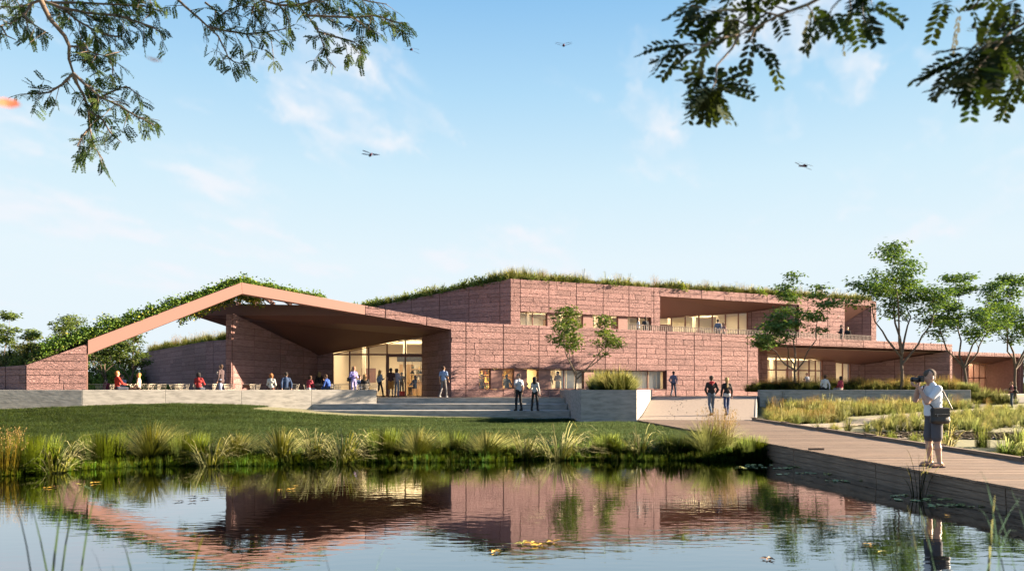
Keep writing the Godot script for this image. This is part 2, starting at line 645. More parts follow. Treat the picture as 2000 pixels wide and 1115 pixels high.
			"table":
				el = Vector3(s * 0.25, 1.13, 0.16); wr = Vector3(s * 0.12, 1.10, 0.38)
		sh = up.call(sh)
		el = up.call(el)
		wr = up.call(wr)
		var cover := TOP if bare == "long" else SKIN
		var extra := 0.008 if bare == "long" else 0.0
		bones.append([sh, el, 0.048 + extra, 0.039 + extra, cover])
		if bare == "short":
			bones.append([sh, sh.lerp(el, 0.55), 0.062, 0.06, TOP])
		bones.append([el, el.lerp(wr, 0.3), 0.039 + extra, 0.039 + extra, cover])
		bones.append([el.lerp(wr, 0.3), wr, 0.039 + extra, 0.026 + extra, cover])
		var d := (wr - el).normalized()
		if not fine:
			bones.append([wr, wr + d * 0.09, 0.027, 0.024, SKIN])
			bones.append([wr + d * 0.08, wr + d * 0.155, 0.022, 0.014, SKIN])
			bones.append([wr + d * 0.03, wr + d * 0.07 + Vector3(0, 0.01, 0.035), 0.014, 0.011, SKIN])
	for b in spec.get("bones", []):
		bones.append(b)
	for b in bones:
		b[0] *= k
		b[1] *= k
		b[2] *= k
		b[3] *= k
	var g := flesh(bones, spec.get("cell", 0.026), 0.03 * k)
	var names := ["body", "hair", spec.get("top_name", "shirt"), spec.get("bottom_name", "trousers"), "shoes", "sash"]
	var cols := [spec.get("skin", Color(0.52, 0.30, 0.20)), spec.get("hairc", Color(0.03, 0.02, 0.015)), spec.get("top", Color(0.5, 0.5, 0.5)), spec.get("bottom", Color(0.03, 0.04, 0.07)), spec.get("shoes", Color(0.03, 0.025, 0.02)), spec.get("extra", Color(0.3, 0.02, 0.02))]
	for l in g.tris:
		obj(names[l], piece(g, l), flat(cols[l], 0.5 if l == SKIN else 0.9), root)
	return root

# five fingers curled round something held: wrist, the way the hand points, the way the palm faces, the side of the thumb
func hand(parent: Node, wrist: Vector3, along: Vector3, palm: Vector3, thumb: Vector3, skin: Color, curl := 0.9) -> void:
	var bones := []
	along = along.normalized()
	palm = (palm - along * palm.dot(along)).normalized()
	thumb = (thumb - along * thumb.dot(along) - palm * thumb.dot(palm)).normalized()
	for s in [-1.0, -0.33, 0.33, 1.0]:
		bones.append([wrist + thumb * s * 0.012, wrist + along * 0.085 + thumb * s * 0.03, 0.016, 0.0125, 0])
	for q in 4:
		var s: float = [1.0, 0.33, -0.33, -1.0][q]
		var l: float = [0.072, 0.08, 0.075, 0.058][q]
		var p := wrist + along * 0.09 + thumb * s * 0.031
		var d := along
		for j in 3:
			d = (d.rotated(thumb.normalized(), 0.0) * cos(curl * 0.55) + palm * sin(curl * 0.55)).normalized() if j == 0 else (d * cos(curl * 0.5) + (palm * d.dot(along) - along * d.dot(palm)) * sin(curl * 0.5)).normalized()
			var e: Vector3 = p + d * l * [0.45, 0.32, 0.23][j]
			bones.append([p, e, 0.0092 - j * 0.0008, 0.0084 - j * 0.0008, 0])
			p = e
	var t0 := wrist + along * 0.025 + thumb * 0.022
	var t1 := t0 + (along * 0.7 + thumb * 0.8 + palm * 0.35).normalized() * 0.04
	bones.append([t0, t1, 0.0125, 0.0105, 0])
	bones.append([t1, t1 + (along * 0.9 + thumb * 0.1 + palm * 0.6).normalized() * 0.035, 0.0105, 0.0085, 0])
	var g := flesh(bones, 0.004, 0.006)
	obj("hand", piece(g, 0), flat(skin, 0.5), parent)

# ---------------------------------------------------------------- the museum

var museum: Node3D
const COURSES := [0.42, 0.31, 0.38, 0.27, 0.40, 0.34]

func frame_at(x: float, z: float, dx: float, dz: float) -> Transform3D:    # u runs right along the wall as seen from outside, y up, depth outwards
	var d := Vector3(dx, 0, dz).normalized()
	return Transform3D(d, Vector3.UP, d.cross(Vector3.UP), Vector3(x, 0, z))

func local(T: Transform3D) -> Transform3D:
	return museum.transform.affine_inverse() * T

func part(called: String, s, m: Material, T := Transform3D.IDENTITY, parent: Node = null) -> MeshInstance3D:
	var o := obj(called, s, m, parent if parent else museum)
	if parent == null or parent == museum:
		o.transform = local(T)
	return o

func area(p: PackedVector2Array) -> float:
	var a := 0.0
	for k in p.size():
		var q := p[(k + 1) % p.size()]
		a += p[k].x * q.y - q.x * p[k].y
	return a / 2.0

func poly(list: Array) -> PackedVector2Array:
	var p := PackedVector2Array()
	for k in range(0, list.size(), 2):
		p.append(Vector2(list[k], list[k + 1]))
	if area(p) < 0.0:
		p.reverse()
	return p

# one stone wall: a backing slab with every opening left out, and courses of rough stone standing proud of it
func stone_wall(T: Transform3D, pieces: Array, joint0 := 0.0, width := 2.48, thick := 0.3, tint := -1) -> MeshInstance3D:
	var s := Shape.new()
	for p in pieces:
		s.plate(Array(p), -thick, 0.0)
	var w := part("stone_wall", s, M.joint, T)
	var box := Rect2(pieces[0][0], Vector2.ZERO)
	for p in pieces:
		for q in p:
			box = box.expand(q)
	var k0 := int(floor((box.position.x - joint0) / width))
	for k in range(k0, int(ceil((box.end.x - joint0) / width)) + 1):
		var a := joint0 + k * width
		var y := FLOOR
		var row := 0
		while y < box.end.y:
			var hh: float = COURSES[row % COURSES.size()]
			if y + hh > box.position.y:
				var cuts := [0.025]
				var many_ := rng.randi() % 3
				if many_ == 1:
					cuts.append(width * rnd(0.2, 0.8))
				elif many_ == 2 and rng.randf() < 0.5:
					cuts.append_array([width * rnd(0.2, 0.4), width * rnd(0.58, 0.8)])
				cuts.append(width - 0.025)
				for c in cuts.size() - 1:
					var u0: float = a + cuts[c] + (0.012 if c > 0 else 0.0)
					var u1: float = a + cuts[c + 1] - (0.012 if c < cuts.size() - 2 else 0.0)
					var r := poly([u0, y + 0.011, u1, y + 0.011, u1, y + hh - 0.011, u0, y + hh - 0.011])
					for p in pieces:
						for q: PackedVector2Array in Geometry2D.intersect_polygons(r, p):
							if area(q) < 0.0:
								q.reverse()
							if area(q) > 0.012:
								var mid := Vector2.ZERO
								for e in q:
									mid += e
								mid /= q.size()
								var at := T * Vector3(mid.x, mid.y, 0)
								cand.append([area(q) / at.length_squared(), w, q, mid, tint if tint >= 0 else rng.randi() % 5, rnd(0.045, 0.056), Vector2(rnd(0, 4), rnd(0, 4))])
			y += hh
			row += 1
	return w

func lay_stones() -> void:
	cand.sort_custom(func(a, b): return a[0] > b[0])
	var rest := {}
	for k in cand.size():
		var c: Array = cand[k]
		if k < 300:
			var s := Shape.new()
			s.shift = c[6]
			var q := []
			for e: Vector2 in c[2]:
				q.append(e - c[3])
			s.plate(q, 0.0, c[5], 0.01)
			var o := obj("stone_block", s, M["stone%d" % c[4]], c[1])
			o.position = Vector3(c[3].x, c[3].y, 0)
		else:
			var key := [c[1], c[4]]
			if not rest.has(key):
				rest[key] = Shape.new()
			rest[key].shift = c[6]
			rest[key].plate(Array(c[2]), 0.0, c[5], 0.01)
	for key in rest:
		tag(obj("stone_blocks", rest[key], M["stone%d" % key[1]], key[0]), "", "", "", "stuff")

# a glazed opening: sloping head from ya (left) to yb (right), posts at us, one bar across at bar
func glazing(T: Transform3D, us: Array, y0: float, ya: float, yb: float, bar: float, post := 0.07, deep := 0.10) -> MeshInstance3D:
	var s := Shape.new()
	var u0: float = us[0]
	var u1: float = us[-1]
	var head := func(u: float) -> float: return lerpf(ya, yb, (u - u0) / (u1 - u0))
	for k in us.size():
		var u: float = us[k]
		var a := u if k == 0 else u - post / 2
		var b := u if k == us.size() - 1 else u + post / 2
		if k == 0: b = u + post
		if k == us.size() - 1: a = u - post
		s.plate([Vector2(a, y0), Vector2(b, y0), Vector2(b, head.call(b)), Vector2(a, head.call(a))], -deep, 0.0, 0.006)
	var w := part("window", s, M.frame, T)
	var rails := Shape.new()
	var p := 0.05
	rails.plate([Vector2(u0 + post, y0), Vector2(u1 - post, y0), Vector2(u1 - post, y0 + p), Vector2(u0 + post, y0 + p)], -deep + 0.01, -0.01)
	rails.plate([Vector2(u0 + post, head.call(u0 + post) - p), Vector2(u1 - post, head.call(u1 - post) - p), Vector2(u1 - post, head.call(u1 - post) - 0.003), Vector2(u0 + post, head.call(u0 + post) - 0.003)], -deep + 0.01, -0.01)
	if bar > 0.0:
		rails.plate([Vector2(u0 + post, bar - p), Vector2(u1 - post, bar - p), Vector2(u1 - post, bar + p), Vector2(u0 + post, bar + p)], -deep + 0.012, -0.012)
	obj("frame", rails, M.frame, w)
	for k in us.size() - 1:
		var a: float = us[k] + post * (1.0 if k == 0 else 0.5)
		var b: float = us[k + 1] - post * (1.0 if k == us.size() - 2 else 0.5)
		var g := [[y0 + p, bar - p, true], [bar + p, 0.0, false]] if bar > 0.0 else [[y0 + p, 0.0, false]]
		for q in g:
			var ta: float = q[1] if q[2] else head.call(a) - p
			var tb: float = q[1] if q[2] else head.call(b) - p
			if ta - q[0] < 0.02 and tb - q[0] < 0.02:
				continue
			var pn := Shape.new()
			pn.face([Vector3(a, q[0], -deep / 2), Vector3(b, q[0], -deep / 2), Vector3(b, maxf(tb, q[0] + 0.01), -deep / 2), Vector3(a, maxf(ta, q[0] + 0.01), -deep / 2)])
			obj("pane", pn, M.glass, w)
	return w

# a lit room behind a window: five thick sides, a ceiling lamp and its light
func room(T: Transform3D, u0: float, u1: float, y0: float, y1: float, d0: float, d1: float, energy: float, back: Material = null, warm := Color(1.0, 0.92, 0.77)) -> void:
	var um := (u0 + u1) / 2
	var dm := (d0 + d1) / 2
	var s := Shape.new()
	s.box(Vector3(u0 - 0.06, (y0 + y1) / 2, dm), Vector3(0.12, y1 - y0, absf(d1 - d0)))
	s.box(Vector3(u1 + 0.06, (y0 + y1) / 2, dm), Vector3(0.12, y1 - y0, absf(d1 - d0)))
	s.box(Vector3(um, y1 + 0.06, dm), Vector3(u1 - u0 + 0.24, 0.12, absf(d1 - d0) + 0.24))
	part("inner_wall", s, M.cream, T)
	var b := Shape.new()
	b.box(Vector3(um, (y0 + y1) / 2, d1 - 0.06), Vector3(u1 - u0 + 0.24, y1 - y0, 0.12))
	part("back_wall", b, back if back else M.cream, T)
	var f := Shape.new()
	f.box(Vector3(um, y0 - 0.05, dm), Vector3(u1 - u0 + 0.24, 0.1, absf(d1 - d0) + 0.24))
	part("room_floor", f, M.roomfloor, T)
	var n := int((u1 - u0) / 2.7)
	for k in n:                                             # columns and framed panels give the room its depth
		var u := lerpf(u0, u1, (k + 0.5) / n)
		var co := Shape.new()
		co.box(Vector3(u + 0.4, (y0 + y1) / 2, lerpf(d0, d1, 0.55)), Vector3(0.22, y1 - y0, 0.22))
		part("column", co, M.cream, T)
		co = Shape.new()
		co.plate([Vector2(u - 0.6, y0 + 1.0), Vector2(u + 0.5, y0 + 1.0), Vector2(u + 0.5, y0 + 2.1 + 0.3 * (k % 2)), Vector2(u - 0.6, y0 + 2.1 + 0.3 * (k % 2))], d1 + 0.001, d1 + 0.05, 0.01)
		part("framed_panel", co, [M.rust, M.oak, M.roomfloor][k % 3], T)
	for k in 7:
		var co := Shape.new()
		co.box(Vector3(um, y1 - 0.15, lerpf(d0, d1, (k + 0.3) / 7.0)), Vector3(u1 - u0, 0.28, 0.12))
		part("ceiling_beam", co, M.cream, T)
	var lw := (u1 - u0) * 0.7
	var ld := absf(d1 - d0) * 0.4
	var l := Shape.new()
	l.box(Vector3(um, y1 - 0.03, dm), Vector3(lw, 0.05, ld))
	part("ceiling_lamp", l, M.lamp, T)
	var a := AreaLight3D.new()
	a.name = numbered("ceiling_light")
	add_child(a, true)
	a.area_size = Vector2(lw, ld)
	a.area_normalize_energy = true
	a.light_energy = energy * 0.66
	a.light_color = warm
	a.area_range = 30.0
	a.shadow_enabled = true
	a.transform = T * Transform3D(Basis(Vector3.RIGHT, -PI / 2), Vector3(um, y1 - 0.07, dm))

func sheet(called: String, pts: Array, m: Material, thick := 0.12) -> void:     # a folded metal sheet through points of the place, thickened upwards
	var s := Shape.new()
	var up := Vector3.UP * thick
	for k in range(1, pts.size() - 1):
		var t := [pts[0], pts[k], pts[k + 1]]
		if (t[1] - t[0]).cross(t[2] - t[0]).y > 0.0:
			t.reverse()
		s.face(t)
		s.face([t[2] + up, t[1] + up, t[0] + up])
	for k in pts.size():
		var a: Vector3 = pts[k]
		var b: Vector3 = pts[(k + 1) % pts.size()]
		s.face([a, b, b + up, a + up])
	part(called, s, m)

func build_museum() -> void:
	museum = thing("museum_building", "long low terracotta stone museum with folded canopies, planted roofs and lit windows", "building", Vector3(-3.6, FLOOR, -45.05))
	var F := frame_at(-3.60, -45.05, 0.8887, -0.4585)          # the long front
	# --- the front and the east wing
	stone_wall(F, [poly([0, FLOOR, 1.82, FLOOR, 1.82, 5.83, 0, 5.84]), poly([1.82, FLOOR, 15.91, FLOOR, 15.91, 1.87, 1.82, 1.87]), poly([1.82, 3.13, 15.91, 3.13, 15.91, 5.82, 1.82, 5.83]),
		poly([15.91, FLOOR, 24.28, FLOOR, 24.28, 5.80, 15.91, 5.82])], 0.95)
	stone_wall(F, [poly([24.30, 5.22, 47.03, 5.22, 47.03, 5.78, 24.30, 5.80])], 0.95)
	stone_wall(F, [poly([46.72, FLOOR, 47.03, FLOOR, 47.03, 5.21, 46.72, 5.21])], 46.0)
	stone_wall(F, [poly([-5.14, 6.01, -0.02, 5.38, -0.02, 5.84, -5.14, 6.52])], 0.95, 2.48, 0.5)
	# metal fascia of the café canopy
	var s := Shape.new()
	s.plate(Array(poly([-18.66, 3.53, -11.69, 6.80, -11.72, 7.38, -18.66, 4.19])), -0.5, 0.04, 0.01)
	part("fascia", s, M.metal, F)
	s = Shape.new()
	s.plate(Array(poly([-11.68, 6.80, -5.16, 6.01, -5.16, 6.52, -11.71, 7.38])), -0.5, 0.04, 0.01)
	part("fascia", s, M.metal, F)
	# the pier that the canopy springs from
	stone_wall(F, [poly([-21.14, FLOOR - 0.6, -18.69, FLOOR - 0.6, -18.69, 4.03, -21.14, 2.98])], -21.9, 3.2, 0.9)
	stone_wall(frame_at(-31.0, -38.1, 8.61, 2.74), [poly([0, FLOOR - 0.6, 9.02, FLOOR - 0.6, 9.02, 2.98, 0, 2.55])], 0.0, 2.6)
	# --- the café court
	var beam_l := Vector3(-17.7, 5.95, -42.3)
	var beam_r := F * Vector3(-5.14, 6.0, -0.1)
	var low := Vector3(-12.67, 4.05, -50.0)
	var far := Vector3(-5.8, 5.32, -50.0)
	var near := F * Vector3(0.0, 5.38, -0.02)
	s = Shape.new()
	var bd := (beam_r - beam_l).normalized()
	var bn := bd.cross(Vector3.UP) * 0.25
	s.hexa([beam_l, beam_r, beam_r - bn, beam_l - bn, beam_l + Vector3(0, 0.68, 0), beam_r + Vector3(0, 0.5, 0), beam_r - bn + Vector3(0, 0.5, 0), beam_l - bn + Vector3(0, 0.68, 0)])
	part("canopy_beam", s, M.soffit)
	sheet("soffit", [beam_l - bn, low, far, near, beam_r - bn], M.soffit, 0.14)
	s = Shape.new()
	var up := Vector3(0, 0.66, 0)
	s.face([beam_l - bn + up, beam_r - bn + Vector3(0, 0.5, 0), near + Vector3(0, 0.35, -0.4), far + up * 0.4, low + up * 0.4])
	part("canopy_roof", s, M.rust)
	# pergola slats between the fascia and the beam
	for k in 9:
		var u := -15.2 + k * 1.02
		var y := lerpf(4.19, 7.38, (u + 18.66) / 6.94) if u < -11.72 else lerpf(7.38, 6.52, (u + 11.72) / 6.58)
		var a := F * Vector3(u, y - 0.14, -0.5)
		var t := clampf((a - beam_l).dot(bd) / (beam_r - beam_l).length(), 0.02, 0.98)
		var b := beam_l.lerp(beam_r, t + 0.06) + Vector3(0, 0.62, 0) - bn
		if b.z > a.z - 0.2:
			continue
		var sl := Shape.new()
		var dd := b - a
		var bas := Basis.looking_at(dd.normalized(), Vector3.UP)
		sl.box((a + b) / 2, Vector3(0.10, 0.20, dd.length()), bas)
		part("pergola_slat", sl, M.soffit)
	stone_wall(frame_at(-15.55, -41.67, 1, 0), [poly([0, FLOOR, 0.33, FLOOR, 0.33, 5.93, 0, 5.93])], 0.0, 0.5)
	stone_wall(frame_at(-15.22, -41.75, 2.55, -8.25), [poly([0, FLOOR, 8.75, FLOOR, 8.75, 4.12, 0, 5.97])], -0.6, 2.5)
	stone_wall(frame_at(-12.9, -50.0, 1, 0), [poly([0, FLOOR, 1.17, FLOOR, 1.17, 4.25, 0, 4.15])], 0.0, 2.5)
	stone_wall(frame_at(-5.8, -49.93, 2.2, 4.86), [poly([0, FLOOR, 5.31, FLOOR, 5.31, 5.38, 0, 5.31])], 1.0, 2.2)
	var C := frame_at(-11.73, -50.0, 1, 0)
	glazing(C, [0.0, 1.14, 2.38, 3.58, 4.77, 5.93], FLOOR, 4.16, 5.31, 4.14, 0.09)
	s = Shape.new()
	s.plate([Vector2(3.52, FLOOR), Vector2(3.72, FLOOR), Vector2(3.72, 4.10), Vector2(3.52, 4.10)], -0.02, 0.10, 0.01)
	s.plate([Vector2(3.72, 3.98), Vector2(5.90, 3.98), Vector2(5.90, 4.10), Vector2(3.72, 4.10)], -0.02, 0.10, 0.01)
	part("door_frame", s, M.frame, C)
	room(C, -0.8, 8.0, FLOOR + 0.01, 5.5, -0.12, -9.5, 19.0)
	cafe_inside(C)
	# --- the strip of low windows in the front
	var panels := [[2.67, 3.46], [4.25, 5.16], [5.97, 6.84], [9.33, 10.17]]
	for p in panels:
		s = Shape.new()
		s.plate([Vector2(p[0], 1.88), Vector2(p[1], 1.88), Vector2(p[1], 3.12), Vector2(p[0], 3.12)], -0.34, -0.10, 0.008)
		part("metal_panel", s, M.rust, F)
	for p in [[1.83, 2.66], [3.47, 4.24], [5.17, 5.96]]:
		glazing(F.translated_local(Vector3(0, 0, -0.22)), [p[0], p[1]], 1.88, 3.12, 3.12, 0.0, 0.04, 0.08)
	glazing(F.translated_local(Vector3(0, 0, -0.22)), [6.85, 7.90, 9.32], 1.88, 3.12, 3.12, 0.0, 0.05, 0.08)
	glazing(F.translated_local(Vector3(0, 0, -0.22)), [10.18, 11.27, 12.85, 14.52, 15.90], 1.88, 3.12, 3.12, 0.0, 0.06, 0.08)
	room(F, 1.2, 6.3, FLOOR + 0.01, 3.6, -0.36, -4.2, 17.0, M.oak, Color(1.0, 0.86, 0.58))
	room(F, 6.6, 16.6, FLOOR + 0.01, 3.6, -0.36, -4.0, 14.0, M.blind)
	s = Shape.new()                                         # shelves with jars in the shop behind the small windows
	for q in 4:
		s.box(Vector3(3.7, 1.9 + q * 0.45, -3.95), Vector3(4.6, 0.04, 0.35))
	part("shelf", s, M.oak, F)
	s = Shape.new()
	for q in 60:
		s.tint = [Color(0.5, 0.4, 0.15), Color(0.1, 0.13, 0.08), Color(0.6, 0.5, 0.35), Color(0.2, 0.06, 0.03)][q % 4]
		var hh := rnd(0.12, 0.32)
		s.box(Vector3(1.6 + (q % 15) * 0.28 + rnd(-0.06, 0.06), 1.925 + int(q / 15.0) * 0.45 + hh / 2, -3.9), Vector3(rnd(0.07, 0.16), hh, 0.12))
	var jars := mat(Color.WHITE, 0.4)
	jars.vertex_color_use_as_albedo = true
	M.jars = jars
	tag(part("shelf_goods", s, jars, F), "", "", "", "stuff")
	# curtains behind the pale windows
	s = Shape.new()
	for q in 40:
		s.box(Vector3(8.1 + q * 0.20, 2.45, -0.75 - 0.03 * sin(q * 2.3)), Vector3(0.19, 1.5, 0.03), Basis(Vector3.UP, 0.3 * sin(q * 1.7)))
	part("curtain", s, M.blind, F)
	# --- the east recess
	var B := frame_at(19.8, -61.5, 10.88, -6.1)
	stone_wall(B, [poly([0, FLOOR, 0.9, FLOOR, 0.9, 4.75, 0, 4.8]), poly([7.6, FLOOR, 9.2, FLOOR, 9.2, 4.3, 7.6, 4.4]), poly([11.2, FLOOR, 12.5, FLOOR, 12.5, 4.05, 11.2, 4.15])], 0.2, 2.4)
	glazing(B, [0.9, 2.02, 3.35, 4.65, 5.95, 6.75, 7.6], FLOOR, 4.66, 4.30, 3.45, 0.09)
	glazing(B, [9.2, 10.2, 11.2], FLOOR, 4.22, 4.1, 0.0, 0.09)
	stone_wall(frame_at(30.68, -67.6, 7.25, 1.2), [poly([0, FLOOR, 7.3, FLOOR, 7.3, 5.18, 0, 4.0])], 0.4, 2.45)
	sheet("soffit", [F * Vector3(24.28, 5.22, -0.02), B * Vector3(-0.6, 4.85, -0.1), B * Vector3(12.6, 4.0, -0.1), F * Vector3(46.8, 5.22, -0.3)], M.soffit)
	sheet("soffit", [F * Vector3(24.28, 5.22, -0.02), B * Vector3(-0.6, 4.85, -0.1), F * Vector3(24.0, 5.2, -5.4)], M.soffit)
	stone_wall(frame_at(17.9, -56.3, 1.9, -5.2).rotated_local(Vector3.UP, 0.0), [poly([0.1, FLOOR, 5.4, FLOOR, 5.4, 4.85, 0.1, 5.2])], 0.0, 2.4)
	room(B, 0.4, 12.0, FLOOR + 0.01, 4.8, -0.15, -6.0, 17.0)
	s = Shape.new()
	s.plate([Vector2(3.6, FLOOR), Vector2(4.9, FLOOR), Vector2(4.9, 2.5), Vector2(3.6, 2.5)], -3.0, -2.0)
	part("reception_desk", s, M.oak, B)
	# --- the east pavilion
	var V := frame_at(47.1, -82.0, 10.7, -5.2)
	stone_wall(V, [poly([0, 5.53, 11.9, 5.53, 11.9, 5.93, 0, 5.93]), poly([11.55, FLOOR, 11.9, FLOOR, 11.9, 5.52, 11.55, 5.52])], 0.3, 1.7)
	var W := frame_at(49.2, -86.7, 9.1, -5.3)
	stone_wall(W, [poly([0, FLOOR, 1.2, FLOOR, 1.2, 5.4, 0, 5.4]), poly([2.9, FLOOR, 4.2, FLOOR, 4.2, 5.3, 2.9, 5.3]), poly([9.0, FLOOR, 10.6, FLOOR, 10.6, 4.9, 9.0, 5.0]), poly([1.2, 4.6, 2.9, 4.6, 2.9, 5.4, 1.2, 5.4])], 0.2, 2.2)
	s = Shape.new()
	s.plate([Vector2(1.2, FLOOR), Vector2(2.9, FLOOR), Vector2(2.9, 4.6), Vector2(1.2, 4.6)], -0.2, -0.06)
	part("door", s, M.rust, W)
	glazing(W, [4.2, 5.4, 6.6, 7.8, 9.0], FLOOR, 5.0, 4.6, 3.2, 0.1)
	stone_wall(frame_at(58.2, -92.0, -0.6, 5.2), [poly([0, FLOOR, 5.2, FLOOR, 5.2, 5.5, 0, 4.6])], 0.0, 2.2)
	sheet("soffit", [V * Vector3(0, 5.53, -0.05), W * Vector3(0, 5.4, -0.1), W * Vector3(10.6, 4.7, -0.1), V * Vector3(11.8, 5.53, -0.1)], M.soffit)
	room(W, 3.6, 9.6, FLOOR + 0.01, 5.2, -0.15, -4.5, 14.0)
	# --- the upper gallery
	var U := frame_at(-0.12, -57.69, 0.9062, -0.4228)
	var top := func(u: float) -> float: return 10.17 + 0.006 * u
	stone_wall(U, [poly([0, 5.0, 0.8, 5.0, 0.8, top.call(0.8), 0, top.call(0)]), poly([0.8, 7.76, 12.75, 7.76, 12.75, top.call(12.75), 0.8, top.call(0.8)]), poly([12.75, 5.0, 13.62, 5.0, 13.62, top.call(13.62), 12.75, top.call(12.75)]),
		poly([13.62, 9.57, 29.0, 9.57, 29.0, top.call(29.0), 13.62, top.call(13.62)]), poly([29.0, 5.0, 34.74, 5.0, 34.74, top.call(34.74), 29.0, top.call(29.0)]), poly([34.74, 9.87, 38.28, 9.87, 38.28, top.call(38.28), 34.74, top.call(34.74)]),
		poly([38.28, 5.0, 38.98, 5.0, 38.98, top.call(38.98), 38.28, top.call(38.28)])], 0.8, 2.44)
	var lx := -0.12 - 18.0 * 0.8647
	var lz := -57.69 - 18.0 * 0.5023
	stone_wall(frame_at(lx, lz, 0.8647, 0.5023), [poly([0, 4.6, 18.0, 4.6, 18.0, 10.17, 0, 8.30])], 18.0 - 0.9 - 6 * 2.8, 2.8)
	for p in [[3.21, 4.06], [4.74, 5.70], [6.38, 7.28], [8.02, 8.95], [9.65, 10.55]]:
		s = Shape.new()
		s.plate([Vector2(p[0], 5.2), Vector2(p[1], 5.2), Vector2(p[1], 7.75), Vector2(p[0], 7.75)], -0.34, -0.12, 0.008)
		part("metal_panel", s, M.rust, U)
	var U2 := U.translated_local(Vector3(0, 0, -0.26))
	glazing(U2, [0.81, 2.0, 3.20], 5.2, 7.75, 7.75, 0.0, 0.05, 0.08)
	for p in [[4.07, 4.73], [5.71, 6.37], [7.29, 8.01], [8.96, 9.64]]:
		glazing(U2, [p[0], p[1]], 5.2, 7.75, 7.75, 0.0, 0.04, 0.08)
	glazing(U2, [10.56, 11.66, 12.74], 5.2, 7.75, 7.75, 0.0, 0.05, 0.08)
	room(U, 0.5, 13.1, 5.2, 8.2, -0.36, -3.6, 12.0, M.blind, Color(1.0, 0.93, 0.80))
	# loggia
	var back := U.translated_local(Vector3(0, 0, -2.5))
	glazing(back, [13.7, 15.2, 16.7, 18.2, 19.7, 21.2, 22.7, 24.2, 25.3], 5.2, 7.86, 8.95, 6.9, 0.09)
	s = Shape.new()
	s.plate([Vector2(15.3, 5.2), Vector2(16.6, 5.2), Vector2(16.6, 7.5), Vector2(15.3, 7.5)], 0.0, 0.06)
	part("door", s, M.frame, back)
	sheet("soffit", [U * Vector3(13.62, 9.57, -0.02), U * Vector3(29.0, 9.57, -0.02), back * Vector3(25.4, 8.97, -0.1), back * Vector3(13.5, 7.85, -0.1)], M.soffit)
	stone_wall(frame_at(back.origin.x + 25.3 * 0.9062, back.origin.z - 25.3 * 0.4228, 3.15 + 0.0, 0.71), [poly([0, 5.2, 4.1, 5.2, 4.1, 9.55, 0, 8.95])], 0.3, 2.2)
	s = Shape.new()
	s.plate([Vector2(13.3, 5.2), Vector2(13.62, 5.2), Vector2(13.62, 9.55), Vector2(13.3, 9.55)], -2.5, -0.31)
	part("inner_wall", s, M.rust, U)
	room(back, 13.9, 25.2, 5.2, 9.0, -0.15, -5.0, 16.0, M.blind)
	# the small folded opening at the end
	var q0 := U * Vector3(34.74, 9.87, -0.02)
	var q1 := U * Vector3(38.28, 9.87, -0.02)
	var q2 := U * Vector3(36.3, 7.95, -2.2)
	var q3 := U * Vector3(34.74, 7.95, -2.2)
	sheet("soffit", [q0, q1, q2, q3], M.metal)
	s = Shape.new()
	s.plate([Vector2(34.5, 5.2), Vector2(36.4, 5.2), Vector2(36.4, 7.95), Vector2(34.5, 7.95)], -2.4, -2.2)
	part("metal_panel", s, M.rust, U)
	var e := U * Vector3(36.3, 0, -2.2)
	var e1 := U * Vector3(38.28, 0, -0.02)
	stone_wall(frame_at(e.x, e.z, e1.x - e.x, e1.z - e.z), [poly([0, 5.2, 2.93, 5.2, 2.93, 9.85, 0, 7.95])], 0.0, 2.2)
	# --- roofs and what closes the house behind
	var roof := Shape.new()
	var c0 := Vector3(lx, 8.22, lz)
	var c1 := U * Vector3(0, 10.05, -0.28)
	var c2 := U * Vector3(38.9, 10.25, -0.28)
	var c3 := U * Vector3(38.9, 10.2, -18)
	var c4 := U * Vector3(-2, 10.1, -20)
	roof.face([c0, c1, c2, c3, c4])
	part("gallery_roof", roof, M.soil)
	s = Shape.new()
	for w in [[c2, c3], [c3, c4], [c4, c0]]:
		s.face([Vector3(w[0].x, 1.3, w[0].z), Vector3(w[1].x, 1.3, w[1].z), w[1], w[0]])
	part("rear_wall", s, M.rust)
	s = Shape.new()
	var r0 := F * Vector3(-0.2, 5.2, -0.31)
	var r1 := F * Vector3(47.0, 5.2, -0.31)
	var r2 := F * Vector3(47.0, 5.2, -14)
	var r3 := Vector3(-2.0, 5.2, -66.0)
	var r4 := Vector3(-3.3, 5.2, -58.5)
	s.face([r0, r1, r2, r3, r4])
	s.face([r4 - Vector3(0, 0.16, 0), r3 - Vector3(0, 0.16, 0), r2 - Vector3(0, 0.16, 0), r1 - Vector3(0, 0.16, 0), r0 - Vector3(0, 0.16, 0)])
	part("roof_terrace", s, M.paving)
	s = Shape.new()
	s.face([Vector3(-16.0, 5.75, -50.2), Vector3(-3.3, 5.75, -50.2), Vector3(-3.3, 5.75, -62), Vector3(-16, 5.75, -67.0)])
	s.face([Vector3(-3.3, 1.3, -50.2), Vector3(-3.3, 1.3, -62), Vector3(-3.3, 5.75, -62), Vector3(-3.3, 5.75, -50.2)])
	part("cafe_roof", s, M.rust)
	for w in [[r1, r2], [Vector3(-15.9, 5.8, -67), Vector3(-15.9, 5.8, -51)], [V * Vector3(11.9, 5.9, -0.3), V * Vector3(11.9, 5.9, -12)]]:
		s = Shape.new()
		s.face([Vector3(w[0].x, 1.3, w[0].z), Vector3(w[1].x, 1.3, w[1].z), w[1], w[0]])
		part("rear_wall", s, M.rust)
	s = Shape.new()
	s.face([V * Vector3(0, 5.9, -0.3), V * Vector3(11.9, 5.9, -0.3), V * Vector3(11.9, 5.9, -12), V * Vector3(0, 5.9, -12)])
	part("pavilion_roof", s, M.rust)
	# --- balcony railing along the top of the front
	var rail := Shape.new()
	rail.box(Vector3(24.95, 6.19, -0.22), Vector3(23.9, 0.035, 0.07))
	var rl := part("railing", rail, M.rail, F)
